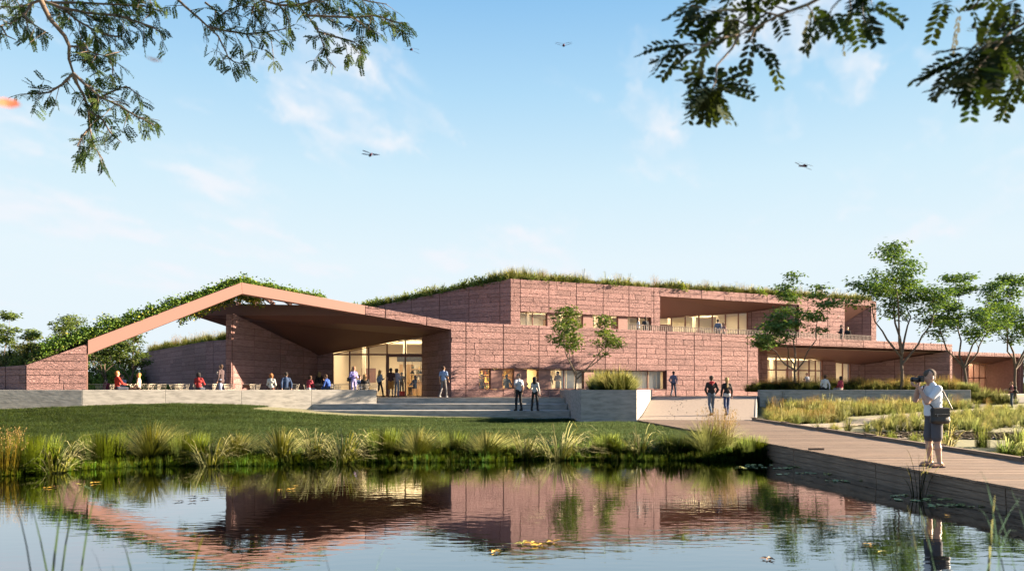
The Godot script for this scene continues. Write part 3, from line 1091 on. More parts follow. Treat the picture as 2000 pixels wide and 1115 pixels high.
	for k in 149:
		var o := obj("baluster", bal_mesh(), M.rail, rl)
		o.position = Vector3(13.1 + k * 0.16, 5.685, -0.22)
	# --- the rear wall seen through the arch
	stone_wall(frame_at(-39.7, -82.0, 15.0, 20.0), [poly([0, FLOOR, 25, FLOOR, 25, 5.74, 0, 5.74])], 0.6, 4.2)
	stone_wall(frame_at(-24.7, -62.0, 9.0, 5.6), [poly([0, FLOOR, 9.4, FLOOR, 9.4, 5.9, 0, 5.74])], 0.9, 2.5)
	roof = Shape.new()
	roof.face([Vector3(-39.7, 5.6, -82.2), Vector3(-24.7, 5.6, -62.2), Vector3(-15.9, 5.8, -56.6), Vector3(-14, 5.8, -70), Vector3(-26, 5.6, -92)])
	part("court_roof", roof, M.soil)
	lay_stones()

var bal_shared: ArrayMesh
func bal_mesh() -> ArrayMesh:
	if bal_shared == null:
		var b := Shape.new()
		b.box(Vector3.ZERO, Vector3(0.06, 0.97, 0.03), Basis(Vector3.UP, 0.35))
		bal_shared = b.mesh()
	return bal_shared

func cafe_inside(C: Transform3D) -> void:
	# counter and shelves seen through the door
	var s := Shape.new()
	for q in 5:
		s.box(Vector3(6.1, 1.75 + q * 0.42, -9.0), Vector3(4.4, 0.05, 0.4))
	for q in 4:
		s.box(Vector3(3.95 + q * 1.43, 2.6, -9.0), Vector3(0.06, 2.4, 0.42))
	part("shelf", s, M.oak, C)
	var g := Shape.new()
	for q in 90:
		g.tint = [Color(0.08, 0.10, 0.05), Color(0.55, 0.42, 0.2), Color(0.6, 0.55, 0.45), Color(0.25, 0.07, 0.03), Color(0.03, 0.03, 0.03)][rng.randi() % 5]
		var hh := rnd(0.14, 0.33)
		g.box(Vector3(4.1 + (q % 18) * 0.235 + rnd(-0.05, 0.05), 1.775 + int(q / 18.0) * 0.42 + hh / 2, -8.95), Vector3(rnd(0.06, 0.14), hh, 0.12))
	var jars := mat(Color.WHITE, 0.4)
	jars.vertex_color_use_as_albedo = true
	tag(part("shelf_goods", g, jars, C), "", "", "", "stuff")
	s = Shape.new()
	s.box(Vector3(5.6, FLOOR + 0.5, -6.6), Vector3(3.2, 1.0, 0.6))
	s.box(Vector3(5.6, FLOOR + 1.03, -6.6), Vector3(3.4, 0.05, 0.75))
	part("counter", s, M.oak, C)
	s = Shape.new()
	s.box(Vector3(6.0, 4.1, -5.0), Vector3(5.0, 0.5, 0.3))
	part("bulkhead", s, M.dark, C)
	var p := thing("pendant_lamp", "black pendant lamp over the café counter, left of three inside the doorway", "lamp", C * Vector3(4.55, 3.0, -5.2), 0, "pendant lamps over the café counter")
	s = Shape.new()
	s.tube([Vector3(0, 0.85, 0), Vector3(0, 0.2, 0)], [0.012, 0.012], 5)
	obj("cord", s, M.dark, p)
	s = Shape.new()
	s.tube([Vector3(0, 0.22, 0), Vector3(0, 0.18, 0), Vector3(0, 0.0, 0)], [0.03, 0.05, 0.2], 14, false)
	obj("lamp_shade", s, M.dark, p)
	s = Shape.new()
	s.ball(Vector3(0, 0.06, 0), Vector3(0.06, 0.06, 0.06))
	obj("bulb", s, M.lamp, p)
	dup(p, C * Vector3(5.15, 3.0, -5.2), 0, "black pendant lamp over the café counter, middle of three inside the doorway")
	dup(p, C * Vector3(5.75, 3.0, -5.2), 0, "black pendant lamp over the café counter, right of three inside the doorway")
	var st := thing("stool", "pale wooden stool inside the café doorway under the seated man in blue", "stool", C * Vector3(5.1, FLOOR + 0.01, -2.3))
	s = Shape.new()
	s.box(Vector3(0, 0.5, 0), Vector3(0.36, 0.05, 0.36))
	obj("seat", s, M.oak, st)
	for q in [[-1, -1], [1, -1], [1, 1], [-1, 1]]:
		s = Shape.new()
		s.tube([Vector3(q[0] * 0.13, 0.49, q[1] * 0.13), Vector3(q[0] * 0.17, 0, q[1] * 0.17)], [0.018, 0.016], 6)
		obj("leg", s, M.oak, st)
	var bx := thing("red_crate", "red crate standing on the floor just inside the café doorway", "crate", C * Vector3(4.35, FLOOR + 0.01, -1.0))
	s = Shape.new()
	s.box(Vector3(0, 0.02, 0), Vector3(0.5, 0.04, 0.36))
	obj("base", s, flat(Color(0.55, 0.05, 0.04)), bx)
	for q in [[Vector3(0.24, 0.19, 0), Vector3(0.025, 0.3, 0.36)], [Vector3(-0.24, 0.19, 0), Vector3(0.025, 0.3, 0.36)], [Vector3(0, 0.19, 0.17), Vector3(0.452, 0.3, 0.025)], [Vector3(0, 0.19, -0.17), Vector3(0.452, 0.3, 0.025)]]:
		s = Shape.new()
		s.box(q[0], q[1])
		obj("side_panel", s, flat(Color(0.55, 0.05, 0.04)), bx)

# ---------------------------------------------------------------- ground, water, walls

const SHORE := [Vector2(-60, 13.5), Vector2(-18, 15.6), Vector2(-11.3, 16.9), Vector2(-8.8, 18.9), Vector2(-5.2, 19.5), Vector2(0, 20.4), Vector2(4.1, 20.6), Vector2(7.5, 19.6), Vector2(60, 19.6)]

func shore(x: float) -> float:
	for k in SHORE.size() - 1:
		if x < SHORE[k + 1].x:
			return lerpf(SHORE[k].y, SHORE[k + 1].y, clampf((x - SHORE[k].x) / (SHORE[k + 1].x - SHORE[k].x), 0, 1)) + 0.18 * sin(x * 1.3) + 0.1 * sin(x * 3.1)
	return 22.0

func deck_left(z: float) -> float: return 7.61 + 0.1091 * (z + 11.42)
func deck_y(z: float) -> float: return lerpf(0.40, 0.57, clampf((-z - 13.0) / 19.3, -0.3, 1.0))

func ground(x: float, z: float) -> float:
	var d := -z
	if d < 4.8:
		return lerpf(0.45, -0.6, smoothstep(3.0, 4.8, d))
	var y := 0.0
	var t := d - shore(x)
	var left := 0.0
	if t < 0.0:
		left = maxf(t * 0.4, -0.7)
	else:
		left = 0.04 + 0.22 * (1.0 - exp(-t / 1.2)) + 0.012 * minf(t, 22.0)
		left += 0.62 * exp(-pow((x + 17.0) / 8.0, 2) - pow((z + 38.0) / 6.0, 2))
		left += 0.38 * smoothstep(-15.0, -30.0, x) * smoothstep(20.0, 33.0, d)
		left = lerpf(left, deck_y(z) - 0.12, smoothstep(4.5, 0.3, deck_left(z) - x) * smoothstep(0.3, 2.5, t))
		left += 0.03 * eye_noise.get_noise_2d(x * 6.0, z * 6.0)
	var right := 0.0
	var tab := [Vector2(5, -0.5), Vector2(20, -0.3), Vector2(23, 0.0), Vector2(27, 0.2), Vector2(30, 0.33), Vector2(36, 0.52), Vector2(48, 0.75), Vector2(60, 0.95)]
	right = tab[-1].y
	for k in tab.size() - 1:
		if d < tab[k + 1].x:
			right = lerpf(tab[k].y, tab[k + 1].y, clampf((d - tab[k].x) / (tab[k + 1].x - tab[k].x), 0, 1))
			break
	right += 0.03 * eye_noise.get_noise_2d(x * 6.0, z * 6.0)
	if x > 26.0:
		right = lerpf(right, lerpf(0.56, 1.32, smoothstep(52.0, 62.0, d)), smoothstep(26.0, 31.0, x) * smoothstep(42.0, 50.0, d))
	y = lerpf(left, right, smoothstep(8.6, 9.0, x))
	if x > deck_left(z) - 0.1 and x < 10.4 and d < 33.0 and d > 4.8:
		y = minf(y, deck_y(z) - 0.3)
	if d > 32.0 and d < 51.0 and x > 4.5 and x < 15.5:
		y = minf(y, 0.3)
	if d > 80.0:
		y = lerpf(y, 1.0, smoothstep(80.0, 100.0, d))
	return y

func build_ground() -> void:
	var xs := []
	var zs := []
	for e in [-900.0, -400.0, -200.0, -120.0, -85.0, -70.0]: xs.append(e)
	for k in 221: xs.append(-60.0 + k * 0.5)
	for e in [55.0, 60.0, 70.0, 85.0, 120.0, 200.0, 400.0, 900.0]: xs.append(e)
	for e in [400.0, 100.0, 30.0, 8.0]: zs.append(e)
	for k in 121: zs.append(2.0 - k * 0.5)
	for e in [-62.0, -66.0, -72.0, -80.0, -90.0, -100.0, -130.0, -200.0, -400.0, -900.0]: zs.append(e)
	var s := Shape.new()
	var nx := xs.size()
	for z in zs:
		for x in xs:
			s.v.append(Vector3(x, ground(x, z), z))
			s.uv.append(Vector2(x, z))
			s.c.append(Color.WHITE)
			var e := 0.3
			s.n.append(Vector3(ground(x - e, z) - ground(x + e, z), 2 * e, ground(x, z - e) - ground(x, z + e)).normalized())
	for j in zs.size() - 1:
		for i in nx - 1:
			var a := j * nx + i
			s.ix.append_array([a, a + nx, a + nx + 1, a, a + nx + 1, a + 1])
	tag(obj("ground", s, M.soil), "dark earth and turf ground running to the horizon", "", "", "structure")
	s = Shape.new()
	s.face([Vector3(-120, 0, -4), Vector3(70, 0, -4), Vector3(70, 0, -27), Vector3(-120, 0, -27)])
	tag(obj("water", s, M.water), "still pond with fine ripples mirroring the museum and the sky", "", "", "structure")

func ccw(p: Array) -> Array:           # for Shape.slab: seen from above
	var a := 0.0
	for k in p.size():
		var q: Vector2 = p[(k + 1) % p.size()]
		a += p[k].x * q.y - q.x * p[k].y
	if a > 0.0:
		p.reverse()
	return p

func build_paving() -> void:
	var s := Shape.new()
	s.slab(ccw([Vector2(-19.9, -35.9), Vector2(-7.45, -41.95), Vector2(-7.4, -55), Vector2(-33, -100), Vector2(-60, -100), Vector2(-60, -36)]), 0.2, FLOOR)
	s.slab(ccw([Vector2(-7.45, -42.12), Vector2(2.93, -42.12), Vector2(2.93, -47.0), Vector2(2.93, -70), Vector2(-7.4, -55)]), 0.2, FLOOR)
	s.slab(ccw([Vector2(2.93, -47.0), Vector2(8.6, -47.0), Vector2(9.2, -50.0), Vector2(16.0, -50.0), Vector2(16.0, -75), Vector2(2.93, -70)]), 0.2, FLOOR)
	s.slab(ccw([Vector2(16.0, -48.75), Vector2(28.6, -48.75), Vector2(33, -62), Vector2(62, -88), Vector2(62, -110), Vector2(16, -75)]), 0.2, FLOOR)
	tag(obj("terrace_floor", s, M.paving), "pale terrace paving in front of the museum", "", "", "structure")
	# seating steps
	var st := Node3D.new()
	st.name = "seating_steps"
	add_child(st, true)
	tag(st, "three long concrete seating steps between the terrace wall and the planter", "", "", "structure")
	for q in [[-7.42, -42.115, 1.10, 1.395], [-10.9, -40.3, 0.80, 1.10], [-11.6, -38.5, 0.45, 0.80], [-9.8, -36.2, 0.2, 0.46]]:
		s = Shape.new()
		var z1: float = q[1]
		var z0 := -42.4 if q[3] > 1.2 else z1 - 2.4
		s.plate([Vector2(q[0], 0.1), Vector2(2.9, 0.1), Vector2(2.9, q[3]), Vector2(q[0], q[3])], z0, z1, 0.015)
		if q[3] < 1.2:
			obj("step", s, M.concrete, st)
		else:
			obj("step", s, M.concrete, st)
	# the sloping path of slabs from the boardwalk up to the front
	var path := Node3D.new()
	path.name = "sloping_path"
	add_child(path, true)
	tag(path, "pale slab path rising from the boardwalk to the museum front", "", "", "structure")
	var rows := 27
	for k in rows:
		var cuts := [0.0]
		while cuts[-1] < 0.72:
			cuts.append(cuts[-1] + rnd(0.22, 0.4))
		cuts[-1] = 1.0
		for c in cuts.size() - 1:
			var p := []
			for e in [[k + 0.035, cuts[c] + 0.004], [k + 0.035, cuts[c + 1] - 0.004], [k + 0.965, cuts[c + 1] - 0.004], [k + 0.965, cuts[c] + 0.004]]:
				p.append(path_point(float(e[0]) / rows, e[1]))
			s = Shape.new()
			s.shift = Vector2(rnd(0, 3), rnd(0, 3))
			var d := Vector3.UP * 0.25
			s.hexa([p[0] - d, p[1] - d, p[2] - d, p[3] - d, p[0], p[1], p[2], p[3]])
			obj("paving_slab", s, M.paving, path)
	s = Shape.new()
	for k in 10:
		var a := path_point(k / 10.0, 0.0) - Vector3.UP * 0.02
		var b := path_point(k / 10.0, 1.0) - Vector3.UP * 0.02
		var a1 := path_point((k + 1) / 10.0, 0.0) - Vector3.UP * 0.02
		var b1 := path_point((k + 1) / 10.0, 1.0) - Vector3.UP * 0.02
		s.face([a, b, b1, a1])
		s.face([b - Vector3.UP * 0.6, b1 - Vector3.UP * 0.6, b1, b])
	obj("path_bed", s, M.asphalt, path)
	s = Shape.new()
	for k in 12:
		var a := path_point(k / 12.0, 1.0)
		var b := path_point((k + 1) / 12.0, 1.0)
		s.hexa([a - Vector3(0, 0.4, 0), a + Vector3(0.09, -0.4, 0), b + Vector3(0.09, -0.4, 0), b - Vector3(0, 0.4, 0), a + Vector3(0, 0.02, 0), a + Vector3(0.07, 0.02, 0), b + Vector3(0.07, 0.02, 0), b + Vector3(0, 0.02, 0)])
	obj("kerb", s, M.concrete, path)

func path_point(t: float, w: float) -> Vector3:
	var bend := 0.0
	var a := Vector3(lerpf(5.32, 9.25, t), 0, lerpf(-32.45, -50.0, t))
	var b := Vector3(lerpf(10.15, 15.9, t) - bend, 0, lerpf(-32.05, -50.0, t))
	var p := a.lerp(b, w)
	p.y = lerpf(0.575, FLOOR + 0.004, smoothstep(0.0, 1.0, t * 0.55 + 0.45 * t))
	return p

func build_walls() -> void:
	# the terrace wall to sit on, and its continuation on the left
	var T := frame_at(-20.0, -35.7, 12.62, -6.1)
	var w := thing("concrete_wall", "long low board-marked concrete wall along the café terrace, sunlit, above the lawn", "wall", Vector3(-13.7, 0.4, -38.8))
	var inv := w.transform.affine_inverse()
	for k in 4:
		var s := Shape.new()
		s.shift = Vector2(k * 1.7, 0)
		var a := k * 3.504 + (0.004 if k else 0.0)
		s.plate([Vector2(a, 0.2), Vector2((k + 1) * 3.504 - 0.004, 0.2), Vector2((k + 1) * 3.504 - 0.004, EYE - 0.012), Vector2(a, EYE - 0.012)], -0.45, 0.0, 0.012)
		obj("wall_section", s, M.concrete, w).transform = inv * T
	var dir := Vector2(0.972, -0.236)
	var T2 := frame_at(-20.0 - 14 * dir.x, -35.7 - 14 * dir.y, dir.x, dir.y)
	w = thing("concrete_wall", "grey concrete wall at the left edge, in front of the shaded stone pier", "wall", Vector3(-26.8, 0.4, -34.0))
	inv = w.transform.affine_inverse()
	for k in 3:
		var s := Shape.new()
		s.shift = Vector2(k * 1.3, 2)
		s.plate([Vector2(k * 4.667 + 0.004, 0.0), Vector2((k + 1) * 4.667 - 0.004, 0.0), Vector2((k + 1) * 4.667 - 0.004, EYE - 0.012), Vector2(k * 4.667 + 0.004, EYE - 0.012)], -0.45, 0.0, 0.012)
		obj("wall_section", s, M.concrete, w).transform = inv * T2
	# the tall planter between the steps and the path
	w = thing("concrete_planter", "tall concrete planter with golden grasses between the steps and the sloping path", "planter", Vector3(5, 0.5, -38))
	inv = w.transform.affine_inverse()
	var p := [Vector2(2.94, -32.6), Vector2(5.30, -32.6), Vector2(8.58, -46.98), Vector2(2.94, -46.98)]
	var q := [Vector2(3.12, -32.8), Vector2(5.08, -32.8), Vector2(8.32, -46.8), Vector2(3.12, -46.8)]
	var top := EYE - 0.012
	for k in 4:
		var m := (k + 1) % 4
		var s := Shape.new()
		s.hexa([Vector3(p[k].x, 0.1, p[k].y), Vector3(p[m].x, 0.1, p[m].y), Vector3(q[m].x, 0.1, q[m].y), Vector3(q[k].x, 0.1, q[k].y), Vector3(p[k].x, top, p[k].y), Vector3(p[m].x, top, p[m].y), Vector3(q[m].x, top, q[m].y), Vector3(q[k].x, top, q[k].y)])
		obj("wall_section", s, M.concrete, w).transform = inv
	var so := Shape.new()
	so.slab(ccw(q.duplicate()), 0.6, top - 0.06)
	obj("soil", so, M.soil, w).transform = inv
	# the long low wall of the right-hand bed
	w = thing("concrete_wall", "long low concrete wall in shade in front of the east wing, two people sitting on it", "wall", Vector3(22, 0.8, -48.5))
	inv = w.transform.affine_inverse()
	for k in 4:
		var s := Shape.new()
		s.shift = Vector2(k * 2.1, 5)
		s.plate([Vector2(15.62 + k * 3.33, 0.3), Vector2(15.62 + (k + 1) * 3.33 - 0.006, 0.3), Vector2(15.62 + (k + 1) * 3.33 - 0.006, top), Vector2(15.62 + k * 3.33, top)], -48.75, -48.35, 0.012)
		obj("wall_section", s, M.concrete, w).transform = inv
	so = Shape.new()
	so.slab(ccw([Vector2(16.2, -48.76), Vector2(28.9, -48.76), Vector2(30.5, -53.5), Vector2(17.3, -53.5)]), 0.6, 1.72)
	tag(obj("planting_bed", so, M.soil), "raised planting bed behind the long wall in front of the east wing", "", "", "structure")
	# garden paths on the right
	ribbon("gravel_path", [Vector2(10.2, -29.6), Vector2(12.5, -31.0), Vector2(16.7, -34.6), Vector2(24.3, -41.5), Vector2(31, -46.5), Vector2(40, -50)], 1.7, M.gravel, 0.05, "tan gravel path curving away from the boardwalk between the grass beds")
	ribbon("stone_strip", [Vector2(10.2, -27.4), Vector2(14, -27.0), Vector2(19, -26.8), Vector2(30, -26.4)], 1.9, M.gravel, 0.03, "strip of pale river stones beyond the boardwalk")
	ribbon("asphalt_path", [Vector2(28.2, -52.0), Vector2(31.5, -54.5), Vector2(36.0, -57.5), Vector2(46, -58)], 3.2, M.asphalt, 0.06, "grey path climbing towards the east pavilion at the right edge")
	var pl := []
	var tn := []
	for k in 2600:
		var x := rnd(10.4, 26.0)
		var z := -27.2 + (x - 10.4) * 0.04 + rnd(-0.95, 0.95)
		var sc := rnd(0.03, 0.085)
		pl.append(Transform3D(Basis(Vector3.UP, rnd(0, TAU)).scaled(Vector3(sc * rnd(0.8, 1.5), sc * 0.6, sc)), Vector3(x, ground(x, z) + 0.05, z)))
		var g := rnd(0.75, 1.5)
		tn.append(Color(g, g * rnd(0.93, 1.0), g * rnd(0.86, 0.98)))
	var peb := Shape.new()
	peb.ball(Vector3.ZERO, Vector3.ONE, 7, 5)
	tag(many("river_stones", peb, M.pebble, pl, tn), "pale rounded river stones lying in the strip beyond the boardwalk", "stones")

func ribbon(called: String, pts: Array, wide: float, m: Material, lift: float, label: String) -> void:
	var cv := Curve3D.new()
	for k in pts.size():
		var t: Vector2 = (pts[mini(k + 1, pts.size() - 1)] - pts[maxi(k - 1, 0)]) / 5.0
		cv.add_point(Vector3(pts[k].x, 0, pts[k].y), Vector3(-t.x, 0, -t.y), Vector3(t.x, 0, t.y))
	var s := Shape.new()
	var len_ := cv.get_baked_length()
	var nseg := int(len_ / 0.6)
	var rows := []
	for k in nseg + 1:
		var p := cv.sample_baked(len_ * k / nseg)
		var q := cv.sample_baked(minf(len_ * k / nseg + 0.2, len_))
		var o := cv.sample_baked(maxf(len_ * k / nseg - 0.2, 0))
		var side := (q - o).normalized().cross(Vector3.UP)
		var row := []
		for e in 5:
			var r := p + side * wide * (e / 4.0 - 0.5) * (1.0 + 0.12 * sin(k * 0.7 + e))
			r.y = ground(r.x, r.z) + lift + 0.03 * (1.0 - absf(e - 2.0) / 2.0)
			row.append(r)
		rows.append(row)
	for k in nseg:
		for e in 4:
			s.face([rows[k][e], rows[k][e + 1], rows[k + 1][e + 1], rows[k + 1][e]])
	tag(obj(called, s, m), label, "", "", "structure")

func build_boardwalk() -> void:
	var d := Node3D.new()
	d.name = "boardwalk"
	add_child(d, true)
	tag(d, "weathered timber boardwalk crossing the water on the right", "", "", "structure")
	var k := 0
	var z := -32.3
	while z < -5.5 and k < 200:
		var w := 0.146
		var a := deck_left(z) - 0.062 - rnd(0.0, 0.012)
		var b := 10.17
		var y := deck_y(z) + rnd(-0.003, 0.003)
		var zz := z + w - 0.013
		var s := Shape.new()
		s.shift = Vector2(rnd(0, 5), rnd(0, 5))
		var c := 0.005
		var a2 := deck_left(zz) - 0.068
		s.hexa([Vector3(a2, y - 0.035, zz), Vector3(b, y - 0.035, zz), Vector3(b, y - 0.035, z), Vector3(a, y - 0.035, z), Vector3(a2, y - c, zz), Vector3(b, y - c, zz), Vector3(b, y - c, z), Vector3(a, y - c, z)])
		s.face([Vector3(a2, y, zz - c), Vector3(b, y, zz - c), Vector3(b, y, z + c), Vector3(a, y, z + c)])
		s.face([Vector3(a2, y - c, zz), Vector3(b, y - c, zz), Vector3(b, y, zz - c), Vector3(a2, y, zz - c)])
		s.face([Vector3(b, y - c, z), Vector3(a, y - c, z), Vector3(a, y, z + c), Vector3(b, y, z + c)])
		obj("plank", s, M.wood[rng.randi() % 4], d)
		z += w
		k += 1
	var cuts := [-5.5, -8.3, -11.7, -15.1, -18.5, -21.9, -25.3, -28.7, -32.3]
	for q in cuts.size() - 1:
		for r in 4:
			var s := Shape.new()
			s.shift = Vector2(q * 1.3, r * 0.7)
			var z0: float = cuts[q] - 0.012
			var z1: float = cuts[q + 1] + 0.012
			var y0 := -0.045 - r * 0.135
			var y1 := y0 - 0.127
			var o := 0.05 - r * 0.006
			s.hexa([Vector3(deck_left(z1) - o, deck_y(z1) + y1, z1), Vector3(deck_left(z0) - o, deck_y(z0) + y1, z0), Vector3(deck_left(z0) + 0.0, deck_y(z0) + y1, z0), Vector3(deck_left(z1) + 0.0, deck_y(z1) + y1, z1),
				Vector3(deck_left(z1) - o, deck_y(z1) + y0, z1), Vector3(deck_left(z0) - o, deck_y(z0) + y0, z0), Vector3(deck_left(z0) + 0.0, deck_y(z0) + y0, z0), Vector3(deck_left(z1) + 0.0, deck_y(z1) + y0, z1)])
			obj("side_board", s, M.darkwood, d)
		var s2 := Shape.new()
		var z0: float = cuts[q] - 0.02
		var z1: float = cuts[q + 1] + 0.02
		s2.hexa([Vector3(10.10, deck_y(z1) + 0.0, z1), Vector3(10.10, deck_y(z0) + 0.0, z0), Vector3(10.24, deck_y(z0), z0), Vector3(10.24, deck_y(z1), z1), Vector3(10.10, deck_y(z1) + 0.085, z1), Vector3(10.10, deck_y(z0) + 0.085, z0), Vector3(10.24, deck_y(z0) + 0.085, z0), Vector3(10.24, deck_y(z1) + 0.085, z1)])
		obj("edge_beam", s2, M.darkwood, d)
		s2 = Shape.new()
		s2.box(Vector3(10.17, deck_y(z1) + 0.10, z1 + 0.1), Vector3(0.16, 0.035, 0.45))
		obj("beam_cap", s2, M.darkwood, d)
		s2 = Shape.new()
		for x in [deck_left(z1) + 0.3, 9.6]:
			s2.box(Vector3(x, -0.5 + deck_y(z1) / 2, z1), Vector3(0.16, 1.0 + deck_y(z1) - 0.1, 0.16))
		obj("pile", s2, M.darkwood, d)
	for p in [[7.05, -17.9], [6.35, -24.4]]:                  # two raised cleats near the edge
		var c := Shape.new()
		c.box(Vector3(p[0] + 0.05, deck_y(p[1]) + 0.025, p[1]), Vector3(0.35, 0.05, 0.07))
		obj("cleat", c, M.darkwood, d)

# ---------------------------------------------------------------- plants

const GOLD := [Color(0.13, 0.165, 0.055), Color(0.31, 0.30, 0.11)]
const PALE := [Color(0.19, 0.22, 0.09), Color(0.50, 0.47, 0.26)]
const RUSH := [Color(0.095, 0.165, 0.045), Color(0.23, 0.30, 0.07)]
const OLIVE := [Color(0.12, 0.155, 0.055), Color(0.27, 0.29, 0.10)]
const SEED := [Color(0.12, 0.12, 0.045), Color(0.30, 0.20, 0.09)]

func tussock(kind: String, r: float, h: float, count: int, seed_: int, segs := 4, wide := 0.011) -> Shape:
	rng.seed = seed_
	var s := Shape.new()
	var pal: Array = {"gold": GOLD, "pale": PALE, "rush": RUSH, "olive": OLIVE, "seed": SEED}[kind]
	for k in count:
		var a := rnd(0, TAU)
		var f := sqrt(rng.randf())
		var out := Vector3(cos(a), 0, sin(a))
		var tone := rnd(0.7, 1.25)
		var low: Color = pal[0] * tone
		var tip: Color = (pal[1] if rng.randf() < 0.75 else pal[0].lerp(pal[1], 0.3)) * rnd(0.75, 1.2)
		match kind:
			"gold", "olive":
				var el := deg_to_rad(lerpf(88, 24, pow(f, 1.2)) + rnd(-6, 6))
				var l := h * rnd(0.75, 1.12) * (1.0 + 0.12 * f)
				s.blade(out * r * 0.25 * f, out, l * sin(el), l * cos(el) * 1.05 * r / maxf(h, 0.1), wide * rnd(0.7, 1.2), low, tip, segs, rnd(0.05, 0.35))
			"pale":
				var l := h * rnd(0.55, 1.2)
				s.blade(out * r * 0.35 * f, out, l * rnd(0.35, 0.95), r * rnd(0.5, 1.25), wide * rnd(1.1, 1.9), low, tip, segs + 2, rnd(0.9, 2.2))
			"rush":
				s.blade(out * r * 0.85 * f, out, h * rnd(0.6, 1.1), r * rnd(0.05, 0.3), wide * rnd(0.9, 1.5), low, tip, segs, rnd(0.0, 0.4))
			"seed":
				var hh := h * rnd(0.65, 1.1)
				var far := r * rnd(0.1, 0.5)
				s.blade(out * r * 0.7 * f, out, hh, far, wide * 0.6, low, tip, segs, 0.1)
				var p := out * (r * 0.7 * f + far * 0.9) + Vector3.UP * hh * 0.94
				s.tint = tip
				for q in 3:
					s.leaf(p + Vector3(rnd(-0.012, 0.012), rnd(-0.10, 0.04), rnd(-0.012, 0.012)), Vector3(rnd(-0.4, 0.4), 1, rnd(-0.4, 0.4)).normalized(), Vector3(cos(a + q), 0, sin(a + q)), 0.05, 0.010)
	return s

func shrub(seed_: int, r: float, count: int, leaf_long: float, low: Color, high: Color) -> Shape:
	rng.seed = seed_
	var s := Shape.new()
	for k in count:
		var d := Vector3(rnd(-1, 1), rnd(-0.2, 1), rnd(-1, 1)).normalized()
		var p := d * r * pow(rng.randf(), 0.4) * (0.75 + 0.25 * sin(d.x * 5.0 + d.z * 4.0 + seed_))
		p.y = absf(p.y) * 0.95
		s.tint = low.lerp(high, rng.randf()) * rnd(0.75, 1.25)
		var al := (d + Vector3(rnd(-0.9, 0.9), rnd(-0.7, 0.5), rnd(-0.9, 0.9))).normalized()
		s.leaf(p, al, al.cross(Vector3(rnd(-1, 1), rnd(-1, 1), rnd(-1, 1))).normalized(), leaf_long * rnd(0.7, 1.3), leaf_long * 0.5)
	return s

